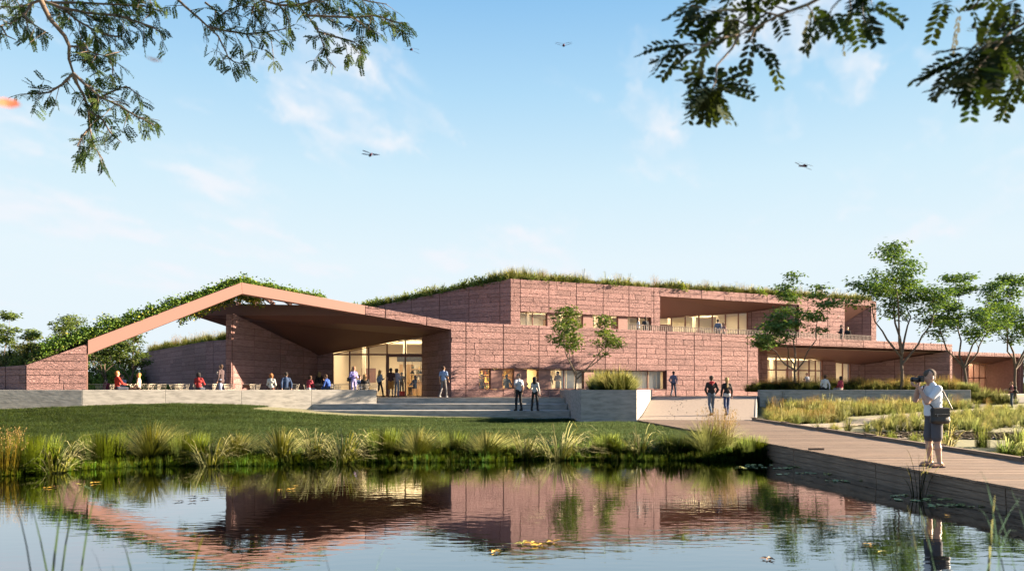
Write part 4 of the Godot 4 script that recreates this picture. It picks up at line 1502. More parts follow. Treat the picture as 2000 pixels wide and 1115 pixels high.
func shore_plants() -> void:
	# across, half width (m), height, kind, how it looks
	var list := [
		[-11.05, 16.6, 0.45, 1.15, "seed", 130, "tall thin reddish rushes at the left edge of the pond"],
		[-10.75, 17.2, 0.6, 0.80, "rush", 420, "upright green rush clump beside the tall reddish rushes at the left edge"],
		[-10.2, 17.1, 0.62, 0.85, "pale", 80, "pale arching variegated grass drooping into the water, leftmost of its kind"],
		[-9.9, 18.6, 0.55, 0.72, "rush", 420, "upright green rush clump behind the leftmost pale arching grass"],
		[-9.05, 19.2, 0.95, 0.98, "gold", 620, "largest golden fountain-shaped grass tussock on the left shore"],
		[-8.1, 19.3, 0.55, 0.75, "rush", 420, "upright green rush clump just right of the largest golden tussock"],
		[-7.35, 18.7, 0.7, 0.78, "pale", 75, "pale arching grass drooping over the water below the walking man's terrace wall"],
		[-7.05, 19.6, 0.7, 0.72, "gold", 420, "small golden tussock behind a pale arching grass, left of centre"],
		[-6.0, 19.8, 0.75, 0.82, "gold", 420, "golden tussock with long cream blades in front of it"],
		[-5.85, 19.4, 0.8, 0.75, "pale", 50, "sparse cream arching blades in front of a golden tussock"],
		[-5.05, 19.5, 0.5, 0.78, "pale", 90, "narrow pale upright grass left of the big cream clump"],
		[-4.3, 19.5, 0.75, 0.85, "pale", 170, "big dense cream and gold grass clump hanging to the water"],
		[-3.4, 20.2, 0.5, 0.80, "rush", 460, "bright green rush clump right of the big cream clump"],
		[-2.5, 20.3, 0.95, 0.78, "gold", 520, "olive gold fountain tussock in line with the café entrance"],
		[-1.6, 20.8, 0.45, 0.62, "rush", 240, "low faint green rushes between two fountain tussocks"],
		[-0.7, 20.5, 1.05, 0.68, "gold", 620, "widest low golden tussock near the middle of the shore"],
		[0.35, 20.5, 0.55, 0.72, "pale", 130, "upright cream and gold grass right of the widest tussock"],
		[1.25, 20.4, 0.95, 0.86, "pale", 150, "tall cream arching grass below the two people on the steps"],
		[2.55, 20.8, 0.42, 0.62, "rush", 420, "green rush clump below the concrete planter"],
		[3.4, 20.5, 0.62, 0.68, "pale", 95, "cream arching grass with drooping tips right of the planter's rush clump"],
		[4.4, 20.9, 0.5, 0.55, "rush", 320, "low green rush clump at the foot of the path"],
		[5.3, 20.75, 1.1, 0.95, "olive", 700, "big olive fountain tussock beside the boardwalk"],
		[5.75, 21.3, 0.5, 1.15, "seed", 190, "tall orange seed-headed grass behind the big olive tussock"],
		[6.22, 20.0, 0.42, 0.74, "rush", 560, "bright yellow-green rush clump against the boardwalk corner"],
	]
	var k := 0
	for q in list:
		k += 1
		var p := Vector3(q[0], 0, -q[1])
		p.y = maxf(ground(p.x, p.z), -0.05) - 0.02
		var t := thing("ornamental_grass", q[6], "grass", p, 0.0, "grasses along the pond shore")
		tag(obj("blades", tussock(q[4], q[2] * 1.12, q[3] * 0.94, int(q[5] * 1.35), 900 + k, 4, 0.014), M.grass, t), "", "", "", "stuff")
		var cr := Shape.new()
		cr.ball(Vector3(0, 0.02, 0), Vector3(q[2] * 0.2, 0.07, q[2] * 0.18), 9, 6)
		obj("crown", cr, M.soil, t)
	# low sedge and moss closing the gaps on the bank
	var pl := []
	var tn := []
	rng.seed = 77
	for i in 5200:
		var x := rnd(-24, 7.0)
		var z := -shore(x) - absf(rng.randfn(0.0, 0.6)) + 0.42
		var sc := rnd(0.35, 0.9)
		pl.append(Transform3D(Basis(Vector3.UP, rnd(0, TAU)).scaled(Vector3(sc, sc * rnd(0.5, 1.1), sc)), Vector3(x, maxf(ground(x, z), -0.06) - 0.01, z)))
		tn.append(Color(rnd(0.7, 1.25), rnd(0.9, 1.3), rnd(0.7, 1.1)))
	tag(many("bank_sedge", tussock("rush", 0.22, 0.34, 36, 5, 3, 0.012), M.grass, pl, tn), "low dark sedge edging the pond between the bigger grasses", "sedge")
	# lawn
	var blades := Shape.new()
	rng.seed = 78
	for i in 34:
		var a := rnd(0, TAU)
		var f := rnd(0.6, 1.15)
		blades.blade(Vector3(rnd(-0.16, 0.16), 0, rnd(-0.16, 0.16)), Vector3(cos(a), 0, sin(a)), rnd(0.04, 0.085), rnd(0.02, 0.06), 0.009, Color(0.06, 0.105, 0.045) * f, Color(0.14, 0.20, 0.10) * f, 2, 0.6)
	pl = []
	tn = []
	while pl.size() < 34000:
		var d := rnd(16.0, 42.0)
		var x := rnd(-0.68 * d - 1.0, 7.5)
		var t := d - shore(x)
		if t < 0.12 or x > deck_left(-d) - 0.1 or (x > 2.7 and d > 32.5) or (x > -12.5 and d > 36.1):
			continue
		if x < -7 and (Vector2(x + 20.0, -d + 35.7).dot(Vector2(0.435, 0.9)) < 0.05):
			continue
		if x < -20 and (Vector2(x + 20.0, -d + 35.7).dot(Vector2(0.236, 0.972)) < 0.05):
			continue
		if rng.randf() > clampf(30.0 / d, 0.5, 1.0):
			continue
		var sc := rnd(0.8, 1.35)
		pl.append(Transform3D(Basis(Vector3.UP, rnd(0, TAU)).scaled(Vector3(sc, sc * rnd(0.7, 1.3), sc)), Vector3(x, ground(x, -d) - 0.005, -d)))
		var patch := 0.5 + 0.5 * eye_noise.get_noise_2d(x * 9.0, d * 30.0)
		var g := lerpf(0.5, 1.3, patch)
		tn.append(Color(g * rnd(0.85, 1.1), g, g * rnd(0.8, 1.0)))
	tag(many("lawn", blades, M.grass, pl, tn), "short mown lawn rising from the pond to the terrace wall", "grass")

func scatter(called: String, label: String, shapes: Array, region: Callable, count: int, seed_: int, size0: float, size1: float, category := "planting") -> void:
	rng.seed = seed_
	var pls := []
	var tns := []
	for s in shapes:
		pls.append([])
		tns.append([])
	for k in count:
		var p: Vector3 = region.call()
		if p.y < -90.0:
			continue
		var i := rng.randi() % shapes.size()
		var sc := rnd(size0, size1)
		pls[i].append(Transform3D(Basis(Vector3.UP, rnd(0, TAU)).scaled(Vector3(sc, sc * rnd(0.8, 1.2), sc)), p))
		var g := rnd(0.75, 1.2)
		tns[i].append(Color(g * rnd(0.88, 1.12), g, g * rnd(0.8, 1.1)))
	for i in shapes.size():
		if pls[i].size():
			tag(many(called, shapes[i], M.grass, pls[i], tns[i]), label, category)

func garden() -> void:
	var gold := tussock("gold", 0.5, 0.62, 110, 201, 3, 0.016)
	var olive := tussock("olive", 0.45, 0.6, 110, 202, 3, 0.016)
	var pale := tussock("pale", 0.5, 0.7, 60, 203, 3, 0.014)
	var rush := tussock("rush", 0.3, 0.62, 120, 204, 3, 0.014)
	var seed_ := tussock("seed", 0.4, 0.85, 60, 205, 3, 0.014)
	var greenb := shrub(206, 0.5, 260, 0.09, Color(0.07, 0.12, 0.035), Color(0.19, 0.24, 0.07))
	var darkb := shrub(207, 0.5, 260, 0.08, Color(0.05, 0.07, 0.035), Color(0.14, 0.13, 0.065))
	# bed in front of the long wall
	var bed := func(s: Shape, called: String, label: String, n: int, sd: int, a: float, b: float, mode: int) -> void:
		scatter(called, label, [s], func() -> Vector3:
			var x := rnd(10.4, 34.0)
			var d := rnd(21.0, 48.0)
			if x > d * 0.70: return Vector3(0, -99, 0)
			var mid := 29.6 + (x - 10.2) * 0.87                      # the gravel path
			if x > 24: mid = 41.5 + (x - 24.3) * 0.74
			var pathside := absf(d - mid) < 1.45
			var strip := absf(d - 27.1) < 1.3
			if pathside or strip: return Vector3(0, -99, 0)
			if x < lerpf(10.5, 15.6, clampf((d - 32.0) / 16.0, 0, 1)) + 0.3: return Vector3(0, -99, 0)
			if mode == 1 and d > 45.0 and rng.randf() < 0.7: return Vector3(0, -99, 0)
			if mode == 1 and d < mid: return Vector3(0, -99, 0)
			if mode == 2 and (d > mid or d < 27.0): return Vector3(0, -99, 0)
			if d < 26.0 and mode != 3: return Vector3(0, -99, 0)
			if mode == 3 and (d > 25.0 or x < 11.2 or d < 21.0): return Vector3(0, -99, 0)
			if x > 30.0 and d > 44.0: return Vector3(0, -99, 0)
			return Vector3(x, ground(x, -d), -d), n, sd, a, b)
	bed.call(gold, "garden_grass", "golden bunch grasses filling the bed below the long right-hand wall", 900, 301, 0.55, 1.05, 1)
	bed.call(olive, "garden_grass", "olive green grasses mixed through the bed below the long right-hand wall", 2200, 302, 0.55, 1.05, 1)
	bed.call(seed_, "garden_grass", "brown seed-headed grasses standing above the bed at the long wall", 520, 303, 0.6, 0.95, 1)
	bed.call(pale, "garden_grass", "pale arching grasses scattered in the bed below the long wall", 420, 304, 0.6, 1.0, 1)
	bed.call(gold, "garden_grass", "golden grasses between the gravel path and the strip of stones", 600, 305, 0.5, 0.9, 2)
	bed.call(olive, "garden_grass", "olive grasses between the gravel path and the strip of stones", 1100, 306, 0.5, 0.95, 2)
	bed.call(rush, "garden_grass", "green rushes at the water beyond the boardwalk", 900, 307, 0.5, 0.95, 3)
	bed.call(pale, "garden_grass", "arching green and cream grasses at the water beyond the boardwalk", 420, 308, 0.7, 1.1, 3)
	# raised bed behind the long wall
	var raised := func() -> Vector3:
		return Vector3(rnd(16.1, 30.0), 1.7, rnd(-53.0, -49.2))
	scatter("bed_planting", "golden grasses in the raised bed behind the long wall", [gold], raised, 200, 311, 0.7, 1.25)
	scatter("bed_planting", "olive grasses in the raised bed behind the long wall", [olive], raised, 420, 312, 0.7, 1.25)
	scatter("bed_planting", "brown seed heads over the raised bed behind the long wall", [seed_], raised, 160, 313, 0.8, 1.2)
	var corner := func() -> Vector3:
		var x := rnd(29.0, 37.0)
		var z := rnd(-57.0, -50.2)
		if z < -51.5 - (x - 29.0) * 0.2 and x < 33.5: return Vector3(x, 1.0 + rnd(0, 0.3), z)
		return Vector3(x, ground(x, z), z) if x > 33.5 and z < -55.5 else Vector3(0, -99, 0)
	scatter("bed_planting", "green grasses at the right end of the long wall", [olive], corner, 260, 314, 0.9, 1.6)
	# planter
	var plant := func() -> Vector3:
		var z := rnd(-40.0, -33.2)
		return Vector3(rnd(3.95, lerpf(4.85, 6.4, (-z - 33.0) / 7.0)), 1.74, z)
	scatter("planter_grass", "yellow gold grasses growing in the tall concrete planter", [gold], plant, 80, 321, 1.0, 1.6)
	scatter("planter_grass", "green grasses at the left side of the tall concrete planter", [olive], plant, 40, 322, 0.7, 1.1)
	# roofs
	var lx := -0.12 - 18.0 * 0.8647
	var lz := -57.69 - 18.0 * 0.5023
	var U := frame_at(-0.12, -57.69, 0.9062, -0.4228)
	var Lf := frame_at(lx, lz, 0.8647, 0.5023)
	var rim := func() -> Vector3:
		var u := rnd(0.0, 38.8)
		var p := U * Vector3(u, 10.05 + 0.006 * u, -absf(rng.randfn(0.5, 1.6)) - 0.25)
		return p
	var mound := func() -> Vector3:
		var u := rnd(0.0, 38.8)
		if eye_noise.get_noise_2d(u * 22.0, 5.0) < 0.02: return Vector3(0, -99, 0)
		return U * Vector3(u, 10.05 + 0.006 * u, -absf(rng.randfn(0.7, 1.2)) - 0.3)
	var rim2 := func() -> Vector3:
		var u := rnd(0.0, 18.0)
		return Lf * Vector3(u, lerpf(8.2, 10.05, u / 18.0), -absf(rng.randfn(0.5, 1.4)) - 0.2)
	scatter("roof_planting", "golden grasses along the edge of the upper roof", [gold], rim, 300, 331, 0.7, 1.25)
	scatter("roof_planting", "olive grasses along the edge of the upper roof", [olive], rim, 520, 332, 0.7, 1.35)
	scatter("roof_planting", "feathery seed heads rising over the upper roof", [seed_], rim, 60, 333, 0.8, 1.3)
	scatter("roof_planting", "dark low shrubs along the edge of the upper roof", [darkb], mound, 220, 334, 0.9, 1.8)
	scatter("roof_planting", "green bushes along the edge of the upper roof", [greenb], mound, 330, 339, 0.9, 2.0)
	scatter("roof_planting", "pale arching grasses along the edge of the upper roof", [pale], rim, 160, 340, 0.7, 1.3)
	scatter("roof_planting", "green bushes on the falling roof edge left of the upper gallery", [greenb], rim2, 170, 335, 0.9, 2.3)
	scatter("roof_planting", "tall green grasses on the falling roof edge left of the upper gallery", [olive], rim2, 150, 336, 0.9, 1.7)
	scatter("roof_planting", "dark shrubs on the falling roof edge left of the upper gallery", [darkb], rim2, 90, 337, 0.8, 1.4)
	scatter("roof_planting", "tall grass mounds at the peak of the upper roof", [gold], func() -> Vector3: return U * Vector3(rnd(-0.5, 6.5), 10.0, -rnd(1.0, 4.0)), 50, 338, 1.5, 2.2)
	var rear := func() -> Vector3:
		var t := rng.randf()
		var p := Vector3(-39.7, 5.65, -82.0).lerp(Vector3(-24.7, 5.65, -62.0), t)
		if rng.randf() < 0.4: p = Vector3(-24.7, 5.7, -62.0).lerp(Vector3(-15.7, 5.9, -56.4), rng.randf())
		return p + Vector3(0.75, 0, -0.5) * absf(rng.randfn(0.4, 0.9)) + Vector3(0.3, 0, -0.3)
	scatter("roof_planting", "grasses on top of the dark rear wall seen through the arch", [olive], rear, 200, 341, 0.9, 1.7)
	scatter("roof_planting", "golden seed heads on top of the dark rear wall", [seed_], rear, 40, 342, 0.9, 1.5)
	scatter("roof_planting", "green bushes on top of the dark rear wall", [greenb], rear, 80, 343, 0.8, 1.4)
	# the planted slope over the left pier
	var s := Shape.new()
	var F := frame_at(-3.60, -45.05, 0.8887, -0.4585)
	s.face([F * Vector3(-21.1, 2.9, -0.35), F * Vector3(-18.7, 3.92, -0.35), F * Vector3(-18.9, 4.2, -5.0), F * Vector3(-22, 3.4, -6.5)])
	s.face([Vector3(-31.0, 2.45, -38.4), F * Vector3(-21.1, 2.9, -0.35), F * Vector3(-22, 3.4, -6.5), Vector3(-33, 3.0, -44)])
	tag(obj("planted_slope", s, M.soil), "earth slope running down behind the left stone pier", "", "", "structure")
	var slope := func() -> Vector3:
		if rng.randf() < 0.4:
			var u := rnd(-21.1, -18.8)
			return F * Vector3(u, lerpf(2.9, 3.95, (u + 21.1) / 2.4), -rnd(0.3, 3.5))
		var t := rng.randf()
		return Vector3(-31.0, 2.45, -38.4).lerp(F * Vector3(-21.1, 2.9, -0.35), t) + Vector3(-0.2, 0.1, -1) * rnd(0.1, 4.0)
	scatter("slope_planting", "dark bushes on the slope over the left stone pier", [darkb], slope, 80, 351, 0.9, 1.5)
	scatter("slope_planting", "green bushes on the slope over the left stone pier", [greenb], slope, 55, 352, 0.9, 1.6)
	scatter("slope_planting", "tall yellow grasses on the slope over the left stone pier", [gold], slope, 34, 353, 1.2, 1.9)
	# climbing plants over the arch
	vine()
	# what grows beside the house
	scatter("undergrowth", "dark undergrowth below the trees seen through the arch", [greenb], func() -> Vector3: return Vector3(rnd(-40, -27.5), 1.5, rnd(-66, -60)), 130, 361, 1.0, 2.2)
	scatter("undergrowth", "green bushes behind the left pier", [greenb], func() -> Vector3: return Vector3(rnd(-64, -38), rnd(1.0, 3.5), rnd(-86, -72)), 260, 362, 2.0, 4.0)
	scatter("undergrowth", "green bushes beyond the pavilion at the right edge", [greenb], func() -> Vector3: return Vector3(rnd(60, 74), 1.3, rnd(-100, -84)), 120, 363, 2.0, 4.5)

func vine() -> void:
	var F := frame_at(-3.60, -45.05, 0.8887, -0.4585)
	rng.seed = 401
	var t := thing("climbing_plant", "thick green climber with yellowing leaves growing over the canopy arch", "climbing plant", F * Vector3(-18.6, FLOOR, -1.0))
	var s := Shape.new()
	var inv := t.transform.affine_inverse()
	for k in 11000:
		var u := rnd(-20.6, -7.3)
		var y := 0.0
		var thick := 0.0
		if u < -11.72:
			y = lerpf(4.19, 7.38, (u + 18.66) / 6.94)
			thick = lerpf(0.85, 0.34, smoothstep(-19.0, -11.7, u)) * (0.75 + 0.5 * eye_noise.get_noise_2d(u * 60.0, 3.0))
		else:
			y = lerpf(7.38, 6.52, (u + 11.72) / 6.58)
			thick = lerpf(0.30, 0.12, smoothstep(-11.5, -7.3, u)) * (0.8 + 0.6 * eye_noise.get_noise_2d(u * 60.0, 9.0))
		var back := rnd(0.05, 2.4)
		var hh := rng.randf()
		var p := Vector3(u, y + thick * hh + 0.05 + (0.22 if u > -11.7 else 0.0) * back / 2.4, -back)
		if u < -11.72 and rng.randf() < 0.35:
			p.z = rnd(-0.25, 0.06)
		if hh > 0.9 and rng.randf() < 0.3:
			p.y += rnd(0.05, 0.25)
		var young := rng.randf()
		s.tint = (Color(0.075, 0.14, 0.03) if young < 0.55 else Color(0.15, 0.23, 0.05) if young < 0.96 else Color(0.25, 0.25, 0.05)) * rnd(0.7, 1.25)
		var al := Vector3(rnd(-1, 1), rnd(-0.8, 0.6), rnd(-0.6, 1)).normalized()
		s.leaf(inv * (F * p), al, al.cross(Vector3(rnd(-1, 1), rnd(-0.3, 1), rnd(-1, 1))).normalized(), rnd(0.09, 0.17), rnd(0.06, 0.10))
	for k in 2600:                                            # what hangs through the slats near the ridge
		var u := rnd(-14.6, -10.4)
		var y := (lerpf(4.19, 7.38, (u + 18.66) / 6.94) if u < -11.72 else lerpf(7.38, 6.52, (u + 11.72) / 6.58)) - 0.45
		var p := Vector3(u, y - rnd(-0.15, 0.5) * rng.randf(), -rnd(0.6, 2.2))
		s.tint = (Color(0.06, 0.12, 0.03) if rng.randf() < 0.55 else Color(0.34, 0.30, 0.05)) * rnd(0.7, 1.2)
		var al := Vector3(rnd(-1, 1), rnd(-1.2, 0.1), rnd(-0.6, 1)).normalized()
		s.leaf(inv * (F * p), al, al.cross(Vector3(rnd(-1, 1), rnd(-0.3, 1), rnd(-1, 1))).normalized(), rnd(0.09, 0.16), rnd(0.06, 0.10))
	tag(obj("foliage", s, M.leaf, t), "", "", "", "stuff")
	var st := Shape.new()
	for k in 5:
		var pts := []
		var rr := []
		for q in 9:
			var u := lerpf(-20.0 + k * 0.4, -8.0 + k * 0.2, q / 8.0)
			var y := lerpf(4.19, 7.38, (u + 18.66) / 6.94) if u < -11.72 else lerpf(7.38, 6.52, (u + 11.72) / 6.58)
			pts.append(inv * (F * Vector3(u, y + 0.06 + rnd(0, 0.1), -0.2 - k * 0.4 + rnd(-0.15, 0.15))))
			rr.append(0.03 - q * 0.002)
		st.tube(pts, rr, 5)
	obj("stem", st, M.bark, t)

# a garden tree: several stems that fan out, each ending in flat sprays of leaves
func tree(label: String, at: Vector3, h: float, spread: float, seed_: int, stems: int, fork: float, leaf_n: int, low := Color(0.035, 0.075, 0.022), high := Color(0.10, 0.15, 0.04), group := "", leaf_long := 0.13, turn := 0.0, bare := 0.34) -> Node3D:
	rng.seed = seed_
	var t := thing("tree", label, "tree", at, turn, group)
	var wood := Shape.new()
	var tips := []
	var r0 := h * 0.0115
	var trunk := []
	var rad := []
	for k in 5:
		trunk.append(Vector3(rnd(-0.02, 0.02) * h * k / 5.0, h * fork * k / 4.0, rnd(-0.02, 0.02) * h * k / 5.0))
		rad.append(r0 * (1.25 if k == 0 else 1.0 - 0.06 * k))
	wood.tube(trunk, rad, 8)
	var limbs := Shape.new()
	var a0 := rnd(0, TAU)
	for k in stems:
		var a := a0 + TAU * k / stems + rnd(-0.3, 0.3)
		var out := Vector3(cos(a), 0, sin(a))
		var end := Vector3(0, h * (rnd(0.6, 0.92) if k > 0 else 0.99), 0) + out * spread * (rnd(0.35, 0.78) if k > 0 else 0.08)
		var pts := []
		var rr := []
		var p0: Vector3 = trunk[-1] - Vector3(0, h * fork * (0.35 if k > 0 else 0.05) * rng.randf(), 0)
		for q in 8:
			var f := q / 7.0
			var p := p0.lerp(end, f)
			p += out * spread * 0.16 * sin(f * PI) + Vector3(rnd(-1, 1), rnd(-0.3, 0.3), rnd(-1, 1)) * 0.022 * h * (0.0 if q == 0 else 1.0)
			pts.append(p)
			rr.append(lerpf(r0 * 0.72, r0 * 0.10, f))
		limbs.tube(pts, rr, 6)
		for b in (11 if k == 0 else 7):
			var f := rnd(bare, 1.0)
			var i := mini(int(f * 7), 6)
			var s0: Vector3 = pts[i].lerp(pts[i + 1], f * 7 - i)
			var ab := rnd(0, TAU)
			var d := (Vector3(cos(ab), rnd(0.15, 0.8), sin(ab)) + out * 0.4).normalized()
			var l := h * rnd(0.10, 0.22) * (1.15 - f * 0.5)
			var s1 := s0 + d * l * 0.55 + Vector3(0, l * 0.1, 0)
			var s2 := s0 + d * l + Vector3(0, l * rnd(0.05, 0.25), 0)
			var w: float = rr[i] * 0.5
			limbs.tube([s0, s1, s2], [w, w * 0.6, w * 0.25], 5)
			tips.append(s2)
			tips.append(s1)
			for c in 2:
				var d2 := (d + Vector3(rnd(-0.9, 0.9), rnd(-0.2, 0.6), rnd(-0.9, 0.9))).normalized()
				var s3 := s1 + d2 * l * 0.55
				limbs.tube([s1, s3], [w * 0.4, w * 0.15], 4)
				tips.append(s3)
		tips.append(pts[-1])
	obj("trunk", wood, M.bark, t)
	obj("limbs", limbs, M.bark, t)
	var s := Shape.new()
	for k in leaf_n:
		var tip: Vector3 = tips[k % tips.size()]
		var cr := h * 0.037
		var o := Vector3(rng.randfn(0, 1), rng.randfn(0, 0.42), rng.randfn(0, 1)) * cr
		var p := tip + o
		var out := Vector3(o.x, -0.25 * o.length() - 0.05, o.z).normalized()
		var al := (out + Vector3(rnd(-0.5, 0.5), rnd(-0.45, 0.25), rnd(-0.5, 0.5))).normalized()
		var nn := Vector3(rnd(-0.5, 0.5), 1, rnd(-0.5, 0.5))
		var ac := al.cross(nn).normalized()
		s.tint = low.lerp(high, pow(rng.randf(), 1.4)) * rnd(0.8, 1.2)
		# a short leafy twig: three leaflets
		for q in 3:
			var dir := al.rotated(nn.normalized(), [-0.75, 0.0, 0.75][q])
			s.leaf(p + al * leaf_long * 0.1, dir, dir.cross(nn).normalized(), leaf_long * rnd(0.75, 1.15), leaf_long * 0.42)
	tag(obj("crown", s, M.leaf, t), "", "", "", "stuff")
	return t

func trees() -> void:
	var g := "young multi-stemmed trees in front of the museum"
	tree("young multi-stemmed tree standing alone on the terrace before the long front", Vector3(3.62, FLOOR, -43.6), 4.95, 3.3, 506, 5, 0.30, 2100, Color(0.07, 0.115, 0.032), Color(0.18, 0.235, 0.07), g, 0.17, 0.0, 0.5)
	tree("tree in front of the upper loggia at the left end of the long right-hand wall", Vector3(18.4, 1.7, -50.0), 7.1, 3.1, 512, 4, 0.26, 3200, Color(0.075, 0.15, 0.052), Color(0.175, 0.265, 0.09), g, 0.21, 0.0, 0.42)
	tree("tallest tree behind the photographer, rising above the upper roof", Vector3(25.2, 1.7, -49.6), 9.3, 3.4, 523, 5, 0.28, 4600, Color(0.075, 0.15, 0.055), Color(0.17, 0.26, 0.095), g, 0.21, 0.0, 0.4)
	tree("tree at the right end of the long wall, in front of the east pavilion", Vector3(30.2, 1.5, -51.0), 8.1, 3.4, 534, 4, 0.24, 4200, Color(0.075, 0.15, 0.055), Color(0.17, 0.26, 0.095), g, 0.21, 0.0, 0.36)
	tree("tree cut by the right edge of the view, above the person with the backpack", Vector3(36.6, 1.2, -55.8), 9.1, 3.2, 545, 4, 0.28, 4200, Color(0.075, 0.15, 0.055), Color(0.17, 0.26, 0.095), g, 0.21, 0.0, 0.36)
	var l := Color(0.06, 0.10, 0.025)
	var hh := Color(0.17, 0.23, 0.06)
	g = "trees beyond the left pier"
	tree("pale-stemmed tree in the court seen through the arch, left of two", Vector3(-33.2, FLOOR, -62.5), 6.4, 2.9, 551, 4, 0.3, 2600, l, hh, g, 0.2, 0.0, 0.25)
	tree("dark-stemmed tree in the court seen through the arch, right of two", Vector3(-29.6, FLOOR, -59.5), 5.6, 2.6, 552, 5, 0.26, 2400, l * 0.7, hh * 0.7, g, 0.2, 0.0, 0.25)
	tree("light green tree at the left edge behind the sloping pier", Vector3(-57.5, 1.0, -88.0), 9.2, 3.6, 553, 5, 0.2, 3000, l, hh, g, 0.3, 0.0, 0.2)
	tree("light green tree, second from the left edge behind the sloping pier", Vector3(-53.0, 1.0, -84.0), 7.2, 3.0, 554, 5, 0.2, 2400, l, hh, g, 0.3, 0.0, 0.2)
	tree("light green tree showing above the planted slope, where the arch begins", Vector3(-50.8, 1.0, -86.0), 8.9, 2.6, 555, 4, 0.2, 2000, l, hh, g, 0.3, 0.0, 0.25)
	tree("small-crowned tree above the foot of the climber on the arch", Vector3(-47.5, 1.0, -84.0), 8.6, 2.4, 556, 4, 0.2, 1700, l, hh, g, 0.2, 0.0, 0.3)
	tree("tree in the gap between the arch and the left pier, behind the court", Vector3(-42.0, 1.0, -78.0), 6.6, 3.2, 557, 5, 0.2, 2600, l, hh, g, 0.26, 0.0, 0.2)
	tree("tree beyond the east pavilion at the right edge", Vector3(63.5, 1.3, -92.0), 6.5, 3.2, 558, 5, 0.2, 2400, l, hh, "", 0.2, 0.0, 0.2)

# a compound leaf: leaflets in pairs along a drooping stalk
func pinnate(s: Shape, base: Vector3, dir: Vector3, nn: Vector3, long: float, pairs: int, leaflet: float, wide: float) -> void:
	var d := dir.normalized()
	var p := base
	var step := long / pairs
	for k in pairs:
		d = (d + Vector3.DOWN * 0.07).normalized()
		p += d * step
		var side := d.cross(nn).normalized()
		var f := 1.0 - 0.45 * absf(k / float(pairs) - 0.4)
		for e in [-1.0, 1.0]:
			var al: Vector3 = (side * e + d * 0.55 + Vector3(rnd(-0.2, 0.2), rnd(-0.25, 0.1), rnd(-0.2, 0.2))).normalized()
			var b := s.v.size()
			var ac := al.cross(nn).normalized()
			var l := leaflet * f * rnd(0.85, 1.1)
			var w := wide * f * 0.5
			for q in [[0.0, 0.0], [0.25, 0.85], [0.7, 0.9], [1.0, 0.0], [0.7, -0.9], [0.25, -0.85]]:
				s.v.append(p + al * l * q[0] + ac * w * q[1])
				s.n.append(nn)
				s.c.append(s.tint)
				s.uv.append(Vector2.ZERO)
			s.ix.append_array([b, b + 2, b + 1, b, b + 3, b + 2, b, b + 4, b + 3, b, b + 5, b + 4])

# a bough hanging into view: limbs are lists of points surveyed at a distance; leafy ones carry compound leaves
func bough(label: String, away: float, seed_: int, limbs: Array, thick: float, leaf: Array, low: Color, high: Color) -> void:
	rng.seed = seed_
	var first := sight(limbs[0][1][0].x, limbs[0][1][0].y, away)
	var t := thing("tree_branch", label, "branch", first)
	var inv := t.transform.affine_inverse()
	var lv := Shape.new()
	var wood := Shape.new()
	for l in limbs:
		var pts := []
		var rr := []
		var drift := rnd(-0.35, 0.35)
		for k in l[1].size():
			var q: Vector2 = l[1][k]
			pts.append(inv * sight(q.x, q.y, away + l[2] + drift * k / l[1].size()))
			rr.append(thick * l[0] * lerpf(1.0, 0.35, float(k) / (l[1].size() - 1)))
		wood.tube(pts, rr, 6)
		var every: float = l[3]
		if every <= 0.0:
			continue
		for k in pts.size() - 1:
			var seg: Vector3 = pts[k + 1] - pts[k]
			var n := maxi(1, int(seg.length() / every))
			for q in n:
				var p: Vector3 = pts[k] + seg * (q + rng.randf()) / n
				var d := (seg.normalized() * rnd(0.3, 1.0) + Vector3(rnd(-0.9, 0.9), rnd(-0.9, 0.5), rnd(-0.9, 0.9))).normalized()
				lv.tint = low.lerp(high, rng.randf()) * rnd(0.8, 1.2)
				var nn := Vector3(rnd(-0.6, 0.6), 1, rnd(-0.4, 0.9)).normalized()
				nn = (nn - d * nn.dot(d)).normalized()
				var size := rnd(0.75, 1.15)
				if rng.randf() < 0.55 and leaf[4] > 0.0:            # a twig with several leaves
					var tw := [p, p + d * leaf[4] * 0.5 + Vector3(0, -0.01, 0), p + d * leaf[4] + Vector3(0, -leaf[4] * 0.15, 0)]
					wood.tube(tw, [thick * 0.16, thick * 0.12, thick * 0.07], 4)
					for e in 4:
						var d2 := (d * 0.6 + Vector3(rnd(-0.9, 0.9), rnd(-0.8, 0.6), rnd(-0.8, 0.8))).normalized()
						var n2 := (nn + Vector3(rnd(-0.4, 0.4), 0, rnd(-0.4, 0.4))).normalized()
						n2 = (n2 - d2 * n2.dot(d2)).normalized()
						pinnate(lv, tw[0].lerp(tw[2], rnd(0.3, 1.0)), d2, n2, leaf[0] * size, leaf[1], leaf[2], leaf[3])
				else:
					pinnate(lv, p, d, nn, leaf[0] * size, leaf[1], leaf[2], leaf[3])
	obj("limb", wood, M.bark, t)
	tag(obj("leaves", lv, M.leaf, t), "", "", "", "stuff")

func v(list: Array) -> Array:
	var r := []
	for k in range(0, list.size(), 2):
		r.append(Vector2(list[k], list[k + 1]))
	return r

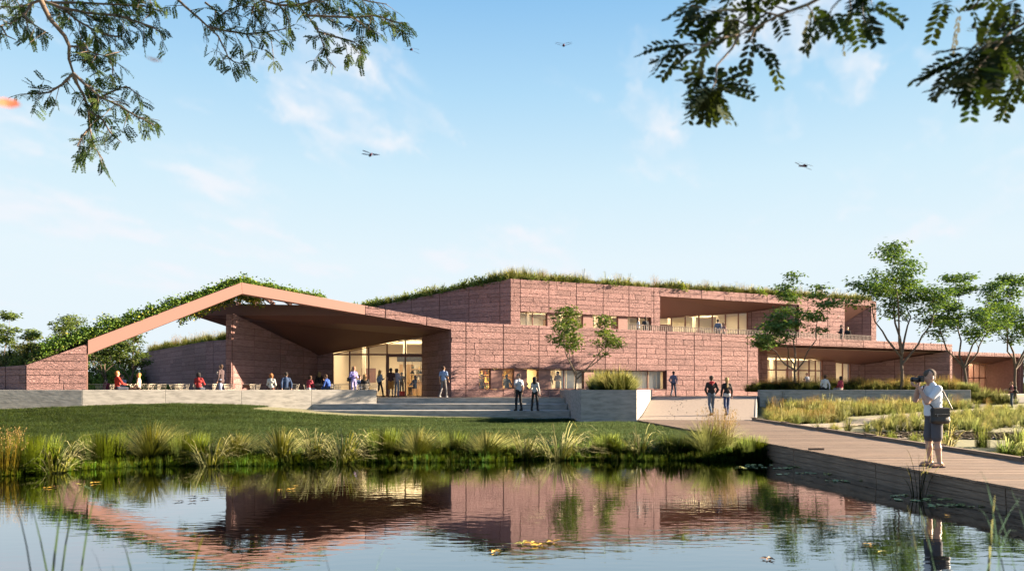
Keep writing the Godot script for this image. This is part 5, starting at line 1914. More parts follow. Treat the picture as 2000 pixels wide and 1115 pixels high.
func boughs() -> void:
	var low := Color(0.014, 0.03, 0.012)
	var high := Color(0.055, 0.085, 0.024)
	var leaf := [0.13, 8, 0.036, 0.016, 0.20]
	bough("dark forked bough with fine feathery leaves hanging from the top left corner", 8.0, 601, [
		[1.0, v([60, -60, 78, 0, 95, 35, 125, 70, 134, 90, 133, 115, 142, 143]), 0.0, 0.0],
		[0.55, v([142, 143, 150, 165, 164, 190, 171, 215, 174, 250, 182, 285, 200, 312]), 0.05, 0.042],
		[0.55, v([142, 143, 165, 165, 195, 190, 230, 205, 262, 225, 298, 243]), -0.1, 0.036],
		[0.5, v([142, 143, 120, 165, 95, 180, 70, 183, 40, 184]), 0.15, 0.045],
		[0.4, v([195, 190, 215, 180, 245, 168, 280, 192]), 0.1, 0.05],
		[0.4, v([171, 215, 200, 235, 215, 260, 236, 278]), 0.1, 0.055],
		[0.4, v([174, 250, 160, 265, 150, 285, 165, 295]), 0.0, 0.05],
		[0.4, v([134, 90, 160, 92, 185, 105, 210, 110, 236, 100]), 0.2, 0.034],
		[0.4, v([160, 92, 175, 115, 185, 140, 195, 150]), 0.3, 0.05],
		[0.4, v([210, 110, 218, 128, 222, 140]), 0.3, 0.05],
		[0.6, v([78, 0, 120, 15, 170, 25, 230, 30, 275, 45, 300, 55, 312, 62]), 0.2, 0.030],
		[0.5, v([95, 5, 150, 5, 210, 8, 280, 12, 318, 22]), 0.4, 0.030],
		[0.5, v([120, 15, 150, 40, 185, 60, 215, 70, 228, 72]), 0.3, 0.034],
		[0.5, v([100, -40, 200, -18, 310, -10]), 0.5, 0.034],
		[0.5, v([78, 0, 50, 10, 25, 14, 0, 12]), 0.3, 0.034],
		[0.5, v([70, -15, 30, -5, -10, 2]), 0.5, 0.034],
		[0.45, v([60, 8, 45, 30, 20, 45, 0, 50]), 0.2, 0.036],
		[0.45, v([45, 30, 65, 48, 88, 62]), 0.1, 0.045],
		[0.4, v([0, 50, 12, 70, 30, 78]), 0.3, 0.05],
	], 0.030, leaf, low, high)
	bough("long leafy bough crossing the top of the sky left of centre", 8.4, 602, [
		[0.55, v([335, -12, 360, 12, 385, 33, 405, 52, 425, 70, 440, 100, 445, 112]), 0.0, 0.07],
		[0.35, v([445, 112, 455, 120, 470, 124]), 0.0, 0.035],
		[0.45, v([405, 52, 440, 60, 480, 66, 520, 62, 560, 56]), 0.1, 0.036],
		[0.35, v([480, 66, 490, 85, 493, 108]), 0.1, 0.045],
		[0.35, v([420, 40, 440, 22, 470, 10, 500, 14]), 0.2, 0.036],
		[0.45, v([400, 5, 420, 20, 418, 38]), 0.2, 0.05],
		[0.5, v([440, -25, 500, -4, 545, 10, 580, 10, 600, 30, 622, 62, 630, 85, 640, 118, 655, 132]), 0.1, 0.045],
		[0.45, v([600, 30, 640, 32, 690, 34, 735, 30, 775, 44, 796, 45]), 0.1, 0.034],
		[0.4, v([622, 62, 655, 72, 690, 82, 705, 90]), 0.1, 0.036],
		[0.4, v([690, 34, 712, 52, 738, 68]), 0.1, 0.045],
		[0.45, v([580, 10, 620, 0, 670, -8, 730, 4, 755, 8]), 0.3, 0.034],
		[0.45, v([545, 10, 560, 32, 566, 50]), 0.2, 0.036],
		[0.45, v([480, -16, 530, -20, 620, -16]), 0.5, 0.036],
		[0.4, v([520, 62, 528, 75, 530, 85]), 0.2, 0.05],
	], 0.030, leaf, low, high)
	var leaf2 := [0.16, 7, 0.048, 0.024, 0.0]
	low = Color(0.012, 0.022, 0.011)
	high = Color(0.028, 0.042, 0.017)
	bough("close dark bough with rounded leaflets hanging at the top, right of centre, out of focus", 3.1, 603, [
		[0.7, v([1640, -25, 1580, 8, 1520, 30, 1475, 55, 1445, 68]), 0.0, 0.0],
		[0.5, v([1445, 68, 1430, 95, 1400, 128, 1398, 160, 1394, 168]), 0.0, 0.0],
		[0.4, v([1394, 168, 1392, 172, 1390, 178]), 0.0, 0.004],
		[0.45, v([1445, 68, 1420, 72, 1395, 76, 1382, 90]), 0.05, 0.0],
		[0.35, v([1382, 90, 1350, 85, 1310, 88]), 0.05, 0.020],
		[0.35, v([1395, 76, 1360, 100, 1335, 110]), -0.05, 0.028],
		[0.4, v([1475, 55, 1465, 80, 1480, 92, 1505, 95]), 0.1, 0.034],
		[0.4, v([1520, 30, 1480, 20, 1430, 20, 1390, 22, 1350, 10]), 0.1, 0.022],
		[0.4, v([1475, 55, 1440, 40, 1400, 42, 1370, 48]), 0.05, 0.024],
		[0.4, v([1500, 5, 1460, -8, 1400, -6, 1350, -12]), 0.2, 0.026],
		[0.4, v([1540, 20, 1515, 12, 1500, 30]), 0.0, 0.03],
		[0.3, v([1575, 8, 1585, 20, 1592, 40]), 0.0, 0.055],
		[0.35, v([1680, -20, 1640, 0, 1625, 15, 1622, 40]), 0.1, 0.05],
		[0.35, v([1660, -10, 1662, 15, 1664, 40]), 0.1, 0.05],
		[0.35, v([1690, -20, 1685, 15, 1690, 45]), 0.1, 0.05],
		[0.3, v([1700, -20, 1702, 0, 1704, 10]), 0.1, 0.05],
	], 0.011, leaf2, low, high)
	bough("close dark bough of rounded leaflets in the top right corner, out of focus", 2.9, 604, [
		[0.7, v([2060, -10, 2010, 40, 1975, 62, 1950, 80]), 0.0, 0.03],
		[0.4, v([1950, 80, 1915, 95, 1880, 115, 1850, 135]), 0.0, 0.015],
		[0.4, v([1975, 62, 1940, 100, 1905, 140, 1895, 160]), 0.05, 0.018],
		[0.4, v([2010, 40, 1985, 90, 1960, 120, 1940, 130]), 0.1, 0.018],
		[0.4, v([2040, 60, 2010, 110, 1990, 150, 1992, 172]), 0.1, 0.024],
		[0.4, v([1990, 20, 1960, 50, 1935, 65, 1920, 60]), 0.1, 0.03],
		[0.4, v([1930, -20, 1910, 5, 1895, 20, 1870, 22]), 0.1, 0.04],
		[0.4, v([2020, -20, 1980, 2, 1960, 10, 1950, 20]), 0.2, 0.026],
		[0.3, v([1870, -20, 1850, -4, 1830, -2]), 0.2, 0.05],
		[0.4, v([1950, 80, 1930, 110, 1912, 135]), 0.05, 0.02],
	], 0.011, leaf2, low, high)

# ---------------------------------------------------------------- things people use

func make_chair() -> Node3D:
	var t := thing("wire_chair", "", "chair", Vector3.ZERO, 0.0, "cream wire chairs on the café terrace")
	var s := Shape.new()
	for k in 9:
		var x := lerpf(-0.20, 0.20, k / 8.0)
		s.tube([Vector3(x, 0.44, 0.21), Vector3(x, 0.42, 0.0), Vector3(x * 0.95, 0.44, -0.18)], [0.008, 0.008, 0.008], 4)
	s.tube([Vector3(-0.22, 0.445, 0.21), Vector3(0.22, 0.445, 0.21)], [0.012, 0.012], 5)
	obj("seat", s, M.wire, t)
	s = Shape.new()
	for k in 11:
		var a := lerpf(-1.0, 1.0, k / 10.0)
		s.tube([Vector3(a * 0.19, 0.44, -0.18 + 0.10 * a * a), Vector3(a * 0.25, 0.62, -0.24 + 0.16 * a * a), Vector3(a * 0.27, 0.73, -0.28 + 0.19 * a * a)], [0.007, 0.007, 0.007], 4)
	var rim := []
	var rr := []
	for k in 11:
		var a := lerpf(-1.0, 1.0, k / 10.0)
		rim.append(Vector3(a * 0.275, 0.73, -0.28 + 0.19 * a * a))
		rr.append(0.013)
	s.tube(rim, rr, 5)
	var mid := []
	for k in 11:
		var a := lerpf(-1.0, 1.0, k / 10.0)
		mid.append(Vector3(a * 0.255, 0.60, -0.235 + 0.155 * a * a))
	s.tube(mid, rr, 5)
	obj("backrest", s, M.wire, t)
	for q in [[-1, -1], [1, -1], [1, 1], [-1, 1]]:
		s = Shape.new()
		s.tube([Vector3(q[0] * 0.17, 0.43, q[1] * 0.16), Vector3(q[0] * 0.22, 0.0, q[1] * 0.21)], [0.012, 0.010], 5)
		obj("leg", s, M.wire, t)
	return t

func make_table() -> Node3D:
	var t := thing("café_table".replace("é", "e"), "", "table", Vector3.ZERO, 0.0, "pale café tables on the terrace")
	var s := Shape.new()
	s.box(Vector3(0, 0.735, 0), Vector3(1.1, 0.03, 0.7))
	obj("tabletop", s, M.wire, t)
	for q in [[-1, -1], [1, -1], [1, 1], [-1, 1]]:
		s = Shape.new()
		s.tube([Vector3(q[0] * 0.5, 0.725, q[1] * 0.3), Vector3(q[0] * 0.5, 0.0, q[1] * 0.3)], [0.017, 0.015], 6)
		obj("leg", s, M.wire, t)
	return t

func furniture() -> void:
	var chairs := [
		[195, 37.0, 0.4, "wire chair nearest the lit left pier, left of the person in the red jumper"],
		[212, 38.0, -0.9, "wire chair just left of the seated person in the red jumper"],
		[226, 38.6, 3.1, "wire chair under the seated person in the red jumper"],
		[263, 37.6, 1.6, "wire chair under the blonde woman in white at the left"],
		[281, 38.0, -0.5, "wire chair right of the blonde woman in white, back to the wall"],
		[302, 38.4, 0.2, "wire chair in the empty row, with its back to the court trees"],
		[318, 37.0, 2.8, "wire chair at the left end of the empty middle table"],
		[341, 37.0, -2.9, "wire chair at the right end of the empty middle table"],
		[358, 38.0, 0.5, "wire chair between the middle table and the person in dark red"],
		[387, 36.6, 3.14, "wire chair under the person in dark red with black hair"],
		[411, 38.2, -1.2, "wire chair just left of the walking man with the cup"],
		[447, 37.4, 0.9, "wire chair just right of the walking man, before the stone column"],
		[497, 36.4, 0.2, "wire chair left of the couple sitting on the terrace wall"],
		[574, 36.8, -0.6, "wire chair right of the man in blue on the terrace wall"],
		[601, 34.6, 1.3, "wire chair under the person in pink at the shaded stone wall"],
		[644, 34.4, -1.5, "wire chair under the leaning man in bright blue"],
		[657, 35.6, 0.3, "wire chair right of the man in bright blue"],
		[703, 34.6, 2.0, "wire chair facing the woman in the black coat"],
		[712, 35.2, 3.14, "wire chair under the woman in the black coat"],
		[728, 35.0, -0.4, "wire chair beside the right end of the terrace wall"],
	]
	var proto := make_chair()
	for k in chairs.size():
		var q: Array = chairs[k]
		var at := Vector3((q[0] - 1000.0) / q[1], FLOOR + 0.004, -FOCAL / q[1])
		if k == 0:
			proto.position = at
			proto.rotation.y = q[2]
			proto.set_meta("label", q[3])
		else:
			dup(proto, at, q[2], q[3])
	var tables := [
		[180, 36.4, 0.1, "café table at the left end beside the lit pier"],
		[247, 37.2, 0.1, "café table between the person in red and the blonde woman"],
		[330, 36.2, 0.2, "empty café table in the middle of the left row"],
		[402, 36.0, 0.1, "café table between the person in dark red and the walking man"],
		[480, 35.0, 0.1, "café table before the sunlit lower part of the stone wall"],
		[622, 34.0, 0.2, "café table between the person in pink and the man in bright blue"],
		[675, 34.2, 0.0, "café table left of the person in lavender"],
	]
	var tp := make_table()
	for k in tables.size():
		var q: Array = tables[k]
		var at := Vector3((q[0] - 1000.0) / q[1], FLOOR + 0.004, -FOCAL / q[1])
		if k == 0:
			tp.position = at
			tp.rotation.y = q[2]
			tp.set_meta("label", q[3])
		else:
			dup(tp, at, q[2], q[3])

# ---------------------------------------------------------------- the people

func on(x: float, s: float, y: float) -> Vector3:           # across in the photograph, pixels per metre there, height of what carries them
	return Vector3((x - 1000.0) / s, y, -FOCAL / s)

const LEFT := -PI / 2
const RIGHT := PI / 2

func crowd() -> void:
	var white := Color(0.62, 0.63, 0.66)
	var jeans := Color(0.05, 0.085, 0.16)
	var black := Color(0.012, 0.012, 0.014)
	var blond := Color(0.45, 0.27, 0.09)
	var brown := Color(0.07, 0.035, 0.018)
	var fair := Color(0.58, 0.35, 0.25)
	# the photographer on the boardwalk
	photographer()
	# walking up the path
	var c1 := on(1390, 42.2, 0.0)
	c1.y = path_point((-c1.z - 32.3) / 17.6, 0.5).y
	person("man in black jacket with red hood walking up the path, left of a couple", c1, PI, {"h": 1.84, "cell": 0.017, "pose": "walk", "arms": ["pocket", "pocket"], "top": black, "bottom": Color(0.10, 0.14, 0.20), "shoes": Color(0.30, 0.15, 0.05), "hairc": Color(0.05, 0.035, 0.025), "skin": fair, "top_name": "jacket",
		"extra": Color(0.42, 0.02, 0.03), "bones": [[Vector3(-0.06, 1.46, -0.07), Vector3(0.06, 1.46, -0.07), 0.055, 0.055, EXTRA], [Vector3(0, 1.43, -0.08), Vector3(0, 1.36, -0.10), 0.05, 0.035, EXTRA]  ]})
	var c2 := on(1420, 42.0, 0.0)
	c2.y = path_point((-c2.z - 32.3) / 17.6, 0.6).y
	person("blonde woman with long ponytail, black jacket and blue jeans walking up the path", c2, PI, {"h": 1.76, "cell": 0.017, "slim": 0.92, "pose": "walk", "arms": ["down", "down"], "hair": "pony", "hairc": Color(0.40, 0.28, 0.12), "top": black, "bottom": Color(0.03, 0.06, 0.16), "shoes": Color(0.04, 0.05, 0.11), "skin": fair, "top_name": "jacket",
		"extra": white, "bones": [[Vector3(-0.06, 0.955, 0), Vector3(0.06, 0.955, 0), 0.112, 0.112, EXTRA]]})
	person("man in blue-grey shirt and jeans standing at the foot of the long stone front", on(1316, 29.4, FLOOR), PI - 0.5, {"h": 1.66, "pose": "walk", "arms": ["down", "pocket"], "top": Color(0.16, 0.17, 0.28), "bottom": Color(0.05, 0.07, 0.12), "hairc": black})
	# on the steps
	person("man in white T-shirt and black trousers standing on the seating steps", on(1013, 39.5, 0.80), -2.55, {"h": 1.83, "cell": 0.018, "arms": ["down", "pocket"], "sleeve": "short", "top": white, "bottom": black, "hairc": Color(0.035, 0.02, 0.015), "skin": fair, "head": 1.0, "apart": 0.05})
	person("dark-haired woman in white blouse and black trousers standing on the seating steps", on(1044.5, 39.5, 0.80), 2.75, {"h": 1.68, "cell": 0.018, "slim": 0.9, "arms": ["down", "bent"], "hair": "long", "top": Color(0.60, 0.58, 0.54), "bottom": Color(0.02, 0.02, 0.018), "hairc": Color(0.02, 0.013, 0.01), "skin": fair, "apart": 0.06, "top_name": "blouse"})
	# about the café
	person("man in pale blue shirt and grey trousers walking past the dark stone corner", on(866, 34.3, FLOOR), PI - 0.35, {"h": 1.78, "pose": "walk", "arms": ["swing", "down"], "sleeve": "short", "top": Color(0.22, 0.34, 0.58), "bottom": Color(0.20, 0.19, 0.19), "shoes": white, "hairc": brown})
	person("woman with fair hair in a pale denim shirt standing left of the café door", on(741.5, 31.5, FLOOR), 2.4, {"h": 1.66, "slim": 0.9, "arms": ["bent", "down"], "hair": "long", "hairc": Color(0.40, 0.28, 0.12), "top": Color(0.38, 0.48, 0.62), "bottom": Color(0.025, 0.035, 0.06), "pose": "walk"})
	person("man in brown T-shirt and orange trousers standing at the café door", on(763, 32.5, FLOOR), PI, {"h": 1.74, "arms": ["down", "down"], "sleeve": "short", "top": Color(0.07, 0.025, 0.02), "bottom": Color(0.52, 0.21, 0.04), "leg": "shorts", "hairc": black, "bottom_name": "shorts"})
	person("person in pale grey vest and light jeans standing at the café door", on(774.5, 32.3, FLOOR), PI - 0.4, {"h": 1.72, "slim": 0.92, "arms": ["bent", "down"], "top": Color(0.46, 0.42, 0.52), "bottom": Color(0.22, 0.27, 0.38), "hairc": brown, "hair": "bob"})
	var lav := person("person in lavender clothes looking down, standing at the café tables", on(690, 35.0, FLOOR), 0.5, {"h": 1.74, "slim": 0.92, "arms": ["bent", "bent"], "nod": 0.6, "top": Color(0.28, 0.26, 0.62), "bottom": Color(0.34, 0.32, 0.60), "hair": "long", "hairc": Color(0.28, 0.14, 0.08), "skin": fair})
	strap_bag("shoulder_bag", "black bag hanging behind the person in lavender at the café tables", lav.position + Vector3(-0.24, 1.02, -0.02), Vector3(0.30, 0.22, 0.12), lav.position + Vector3(0.1, 1.45, 0.02))
	person("fair-haired woman in long black coat sitting behind the right end of the terrace wall", on(712, 35.2, FLOOR), PI, {"h": 1.70, "pose": "sit", "long_top": true, "hair": "long", "hairc": Color(0.34, 0.20, 0.08), "top": black, "bottom": black, "arms": ["table", "table"], "top_name": "coat"})
	person("person in dark blue sitting opposite the woman in the black coat", on(702, 34.0, FLOOR), 0.6, {"h": 1.66, "pose": "sit", "hairc": brown, "top": Color(0.05, 0.09, 0.2), "arms": ["table", "chin"]})
	person("man in bright blue jacket leaning over a café table", on(643, 34.4, FLOOR), -1.9, {"h": 1.74, "pose": "sit", "lean": 0.35, "hairc": brown, "top": Color(0.02, 0.09, 0.42), "bottom": jeans, "arms": ["chin", "table"], "top_name": "jacket"})
	person("fair-haired woman in black top standing in the shaded corner of the café court", on(623, 30.8, FLOOR), PI + 0.3, {"h": 1.58, "hair": "long", "hairc": Color(0.48, 0.32, 0.14), "top": black, "bottom": Color(0.20, 0.15, 0.13)})
	person("dark-haired person in pink sitting before the shaded stone wall of the café", on(602, 34.6, FLOOR), 2.6, {"h": 1.62, "pose": "sit", "lean": 0.2, "hairc": brown, "hair": "bob", "top": Color(0.42, 0.05, 0.08), "bottom": white, "arms": ["chin", "table"]})
	# on the terrace wall
	person("red-haired woman in white jumper sitting on the terrace wall, back to the lawn", on(529, 37.9, FLOOR), PI - 0.1, {"h": 1.66, "pose": "sit", "slim": 0.95, "hair": "bob", "hairc": Color(0.36, 0.14, 0.045), "top": Color(0.66, 0.63, 0.58), "bottom": Color(0.12, 0.05, 0.035), "arms": ["lap", "lap"], "top_name": "jumper"})
	person("man in dark blue jacket sitting on the terrace wall beside the woman in white", on(558.5, 37.6, FLOOR), PI + 0.45, {"h": 1.76, "pose": "sit", "hairc": Color(0.02, 0.014, 0.01), "top": Color(0.02, 0.055, 0.14), "bottom": Color(0.03, 0.045, 0.08), "arms": ["rest", "rest"], "lean": 0.12, "top_name": "jacket"})
	# left tables
	person("black-haired person in dark red jumper sitting alone with the back to the lawn", on(387, 36.8, FLOOR), PI, {"h": 1.76, "pose": "sit", "hairc": black, "hair": "bob", "skin": Color(0.12, 0.06, 0.04), "top": Color(0.30, 0.015, 0.02), "arms": ["table", "table"], "top_name": "jumper"})
	var wk := person("man in brown jacket and pale jeans walking left with a cup beside the column", on(431, 37.2, FLOOR), LEFT - 0.3, {"h": 1.76, "pose": "walk", "arms": ["cup", "down"], "hairc": brown, "long_top": true, "top": Color(0.08, 0.05, 0.055), "bottom": Color(0.38, 0.45, 0.62), "skin": fair, "top_name": "jacket"})
	var cup := obj("paper_cup", cup_shape(), M.white)
	cup.position = wk.transform * Vector3(-0.13, 1.31, 0.33)
	tag(cup, "white paper cup in the hand of the man walking left at the stone column", "cup")
	person("orange-haired man in red jumper sitting at the leftmost occupied table", on(228, 38.8, FLOOR), PI - 0.7, {"h": 1.78, "pose": "sit", "hairc": Color(0.50, 0.22, 0.06), "top": Color(0.45, 0.03, 0.015), "arms": ["table", "table"], "top_name": "jumper"})
	person("child in pale blue top sitting behind the man in the red jumper", on(237.5, 36.2, FLOOR), 0.2, {"h": 1.60, "pose": "sit", "hairc": Color(0.09, 0.05, 0.035), "top": Color(0.42, 0.52, 0.66), "arms": ["table", "chin"]})
	person("small child in dark red sitting farthest left, before the trees", on(207, 33.4, FLOOR), 0.6, {"h": 1.36, "pose": "sit", "hairc": brown, "top": Color(0.32, 0.03, 0.05), "arms": ["lap", "lap"]})
	person("blonde woman in white top sitting in profile at the left tables", on(270, 38.0, FLOOR), LEFT + 0.25, {"h": 1.68, "pose": "sit", "slim": 0.9, "hair": "bob", "hairc": Color(0.52, 0.28, 0.08), "sleeve": "none", "top": Color(0.64, 0.60, 0.52), "bottom": Color(0.06, 0.03, 0.02), "arms": ["lap", "lap"]})
	# on the long wall at the right
	person("man in white shirt sitting on the long right-hand wall", on(1612, 30.9, FLOOR), PI, {"h": 1.78, "pose": "sit", "hairc": brown, "top": Color(0.66, 0.68, 0.70), "bottom": black, "arms": ["rest", "lap"], "sleeve": "long"})
	person("woman in pink-red top sitting on the long right-hand wall", on(1643, 30.9, FLOOR), PI + 0.5, {"h": 1.68, "pose": "sit", "slim": 0.95, "hairc": black, "hair": "bob", "top": Color(0.42, 0.04, 0.08), "bottom": Color(0.55, 0.48, 0.42), "arms": ["lap", "lap"]})
	person("person in grey-blue behind the grasses at the east wing glazing, right of two", on(1577, 25.6, FLOOR), 0.4, {"h": 1.72, "hairc": brown, "top": Color(0.22, 0.27, 0.36), "arms": ["bent", "down"]})
	person("dark-haired child behind the grasses at the east wing glazing, left of two", on(1572, 25.8, FLOOR), 1.2, {"h": 1.30, "hairc": black, "top": Color(0.30, 0.16, 0.14)})
	# up on the balcony
	var by := 5.205
	person("woman in white top on the balcony before the wide gallery window, left of two", on(1247, 27.9, by), RIGHT, {"h": 1.70, "slim": 0.9, "hair": "long", "hairc": brown, "top": white, "bottom": Color(0.03, 0.03, 0.04), "arms": ["bent", "bent"]})
	person("man in dark jacket leaning on the balcony rail before the wide gallery window", on(1261, 27.8, by), PI + 0.2, {"h": 1.74, "hairc": brown, "top": Color(0.045, 0.045, 0.05), "arms": ["bent", "bent"], "top_name": "jacket"})
	person("man in blue-grey shirt on the balcony before the loggia glazing", on(1403, 26.6, by), PI - 0.6, {"h": 1.80, "hairc": black, "top": Color(0.20, 0.25, 0.36), "arms": ["bent", "down"]})
	person("woman in pale pink on the balcony before the loggia glazing", on(1413.5, 26.5, by), -0.8, {"h": 1.58, "slim": 0.9, "hair": "bob", "hairc": brown, "top": Color(0.45, 0.24, 0.22)})
	person("person in dark clothes at the right end of the balcony", on(1644, 24.7, by), LEFT, {"h": 1.76, "hairc": black, "top": Color(0.03, 0.03, 0.04), "arms": ["bent", "bent"]})
	person("fair-haired person in dark top, rightmost on the balcony", on(1656, 24.3, by), -0.4, {"h": 1.66, "hair": "long", "hairc": blond, "top": Color(0.02, 0.02, 0.025)})
	# the walker at the right edge
	var bk := person("hiker with dark backpack in faded red shirt reading a sheet at the right edge", on(1977.5, 28.2, ground(34.7, -53.2)), LEFT - 0.5, {"h": 1.80, "cell": 0.02, "arms": ["bent", "bent"], "nod": 0.25, "sleeve": "short", "top": Color(0.36, 0.12, 0.12), "bottom": Color(0.08, 0.12, 0.16), "hairc": Color(0.28, 0.14, 0.05), "skin": fair, "apart": 0.03})
	var pk := thing("backpack", "dark backpack on the shoulders of the hiker at the right edge", "backpack", bk.position, bk.rotation.y)
	var g := flesh([[Vector3(-0.08, 1.40, -0.20), Vector3(0.08, 1.40, -0.20), 0.10, 0.10, 0], [Vector3(-0.09, 1.12, -0.21), Vector3(0.09, 1.12, -0.21), 0.13, 0.13, 0]], 0.02, 0.05)
	obj("bag", piece(g, 0), flat(Color(0.02, 0.022, 0.018)), pk)
	g = flesh([[Vector3(-0.07, 1.08, -0.32), Vector3(0.07, 1.08, -0.32), 0.07, 0.07, 0]], 0.02, 0.03)
	obj("pocket", piece(g, 0), flat(Color(0.12, 0.14, 0.03)), pk)
	for s in [-1, 1]:
		var st := Shape.new()
		st.tube([Vector3(s * 0.12, 1.46, -0.12), Vector3(s * 0.13, 1.49, 0.02), Vector3(s * 0.13, 1.36, 0.14), Vector3(s * 0.14, 1.15, 0.12), Vector3(s * 0.16, 1.08, -0.10)], [0.022, 0.022, 0.022, 0.018, 0.018], 5)
		obj("strap", st, flat(Color(0.02, 0.022, 0.018)), pk)
	var pp := Shape.new()
	pp.box(bk.transform * Vector3(0.0, 1.28, 0.36), Vector3(0.30, 0.006, 0.22), bk.basis * Basis(Vector3.RIGHT, 0.35))
	tag(obj("paper_sheet", pp, M.white), "white folded sheet held by the hiker with the backpack", "map")
	# inside the windows
	var Fr := frame_at(-3.60, -45.05, 0.8887, -0.4585)
	var inn := func(u: float, d: float) -> Vector3: return Fr * Vector3(u, FLOOR + 0.01, d)
	var fturn := 0.4764
	person("person in black sitting behind the leftmost small shop window, left of two", inn.call(1.95, -1.1), fturn + 1.4, {"h": 1.72, "pose": "sit", "hairc": black, "top": black, "arms": ["table", "table"]})
	person("person in brown sitting behind the leftmost small shop window, right of two", inn.call(2.62, -1.3), fturn - 1.3, {"h": 1.80, "pose": "sit", "hairc": black, "top": Color(0.10, 0.055, 0.04), "arms": ["table", "chin"], "leg": "shorts"})
	person("person in navy jumper sitting with the back to the middle small shop window", inn.call(4.3, -1.2), fturn + 2.3, {"h": 1.80, "pose": "sit", "hairc": black, "top": Color(0.012, 0.03, 0.08), "arms": ["table", "table"], "top_name": "jumper"})
	person("person in dark top behind the small shop window above the woman on the steps", inn.call(5.45, -1.2), fturn, {"h": 1.84, "pose": "sit", "hairc": brown, "top": Color(0.05, 0.035, 0.035), "arms": ["table", "chin"]})
	person("woman in patterned beige dress behind the first pale window, left of two", inn.call(7.2, -0.9), fturn, {"h": 1.62, "slim": 0.88, "leg": "skirt", "hairc": Color(0.30, 0.12, 0.06), "top": Color(0.32, 0.25, 0.17), "bottom": Color(0.24, 0.19, 0.13), "bottom_name": "skirt"})
	person("woman in pale top and black skirt behind the first pale window, right of two", inn.call(7.78, -0.8), fturn - 0.4, {"h": 1.62, "slim": 0.88, "leg": "skirt", "hair": "bob", "hairc": black, "top": Color(0.45, 0.33, 0.25), "bottom": black, "arms": ["fold", "fold"], "bottom_name": "skirt"})
	person("man in blue jumper sitting on a stool inside the café doorway", Vector3(-6.62, FLOOR + 0.06, -52.3), LEFT - 0.5, {"h": 1.76, "pose": "sit", "hairc": black, "top": Color(0.015, 0.07, 0.22), "bottom": Color(0.03, 0.03, 0.04), "arms": ["table", "table"], "top_name": "jumper"})
	person("person in brown standing inside the café doorway at its right side", Vector3(-5.95, FLOOR + 0.01, -53.0), LEFT, {"h": 1.76, "hairc": black, "top": Color(0.20, 0.07, 0.035), "bottom": Color(0.20, 0.09, 0.05)})
	person("person in black standing before the counter in the middle of the café doorway", Vector3(-7.8, FLOOR + 0.01, -54.2), PI, {"h": 1.66, "hairc": black, "top": black, "bottom": black})

func cup_shape() -> Shape:
	var s := Shape.new()
	s.tube([Vector3(0, -0.05, 0), Vector3(0, 0.055, 0), Vector3(0, 0.06, 0)], [0.03, 0.04, 0.042], 12)
	return s

func strap_bag(called: String, label: String, at: Vector3, size: Vector3, shoulder: Vector3) -> void:
	var t := thing(called, label, "bag", at)
	var h := size / 2
	var r := size.z * 0.45
	var g := flesh([[Vector3(-h.x + r, -h.y + r, 0), Vector3(h.x - r, -h.y + r, 0), r, r, 0], [Vector3(-h.x + r, h.y - r, 0), Vector3(h.x - r, h.y - r, 0), r * 0.9, r * 0.9, 0], [Vector3(0, -h.y + r, 0), Vector3(0, h.y - r, 0), r, r, 0]], 0.02, 0.03)
	obj("bag", piece(g, 0), flat(Color(0.015, 0.014, 0.014), 0.6), t)
	var s := Shape.new()
	s.tube([Vector3(-h.x * 0.8, h.y * 0.7, 0), (shoulder - at) * 0.55 + Vector3(-0.04, 0, -0.1), shoulder - at], [0.016, 0.016, 0.016], 5)
	obj("strap", s, flat(Color(0.015, 0.014, 0.014), 0.6), t)

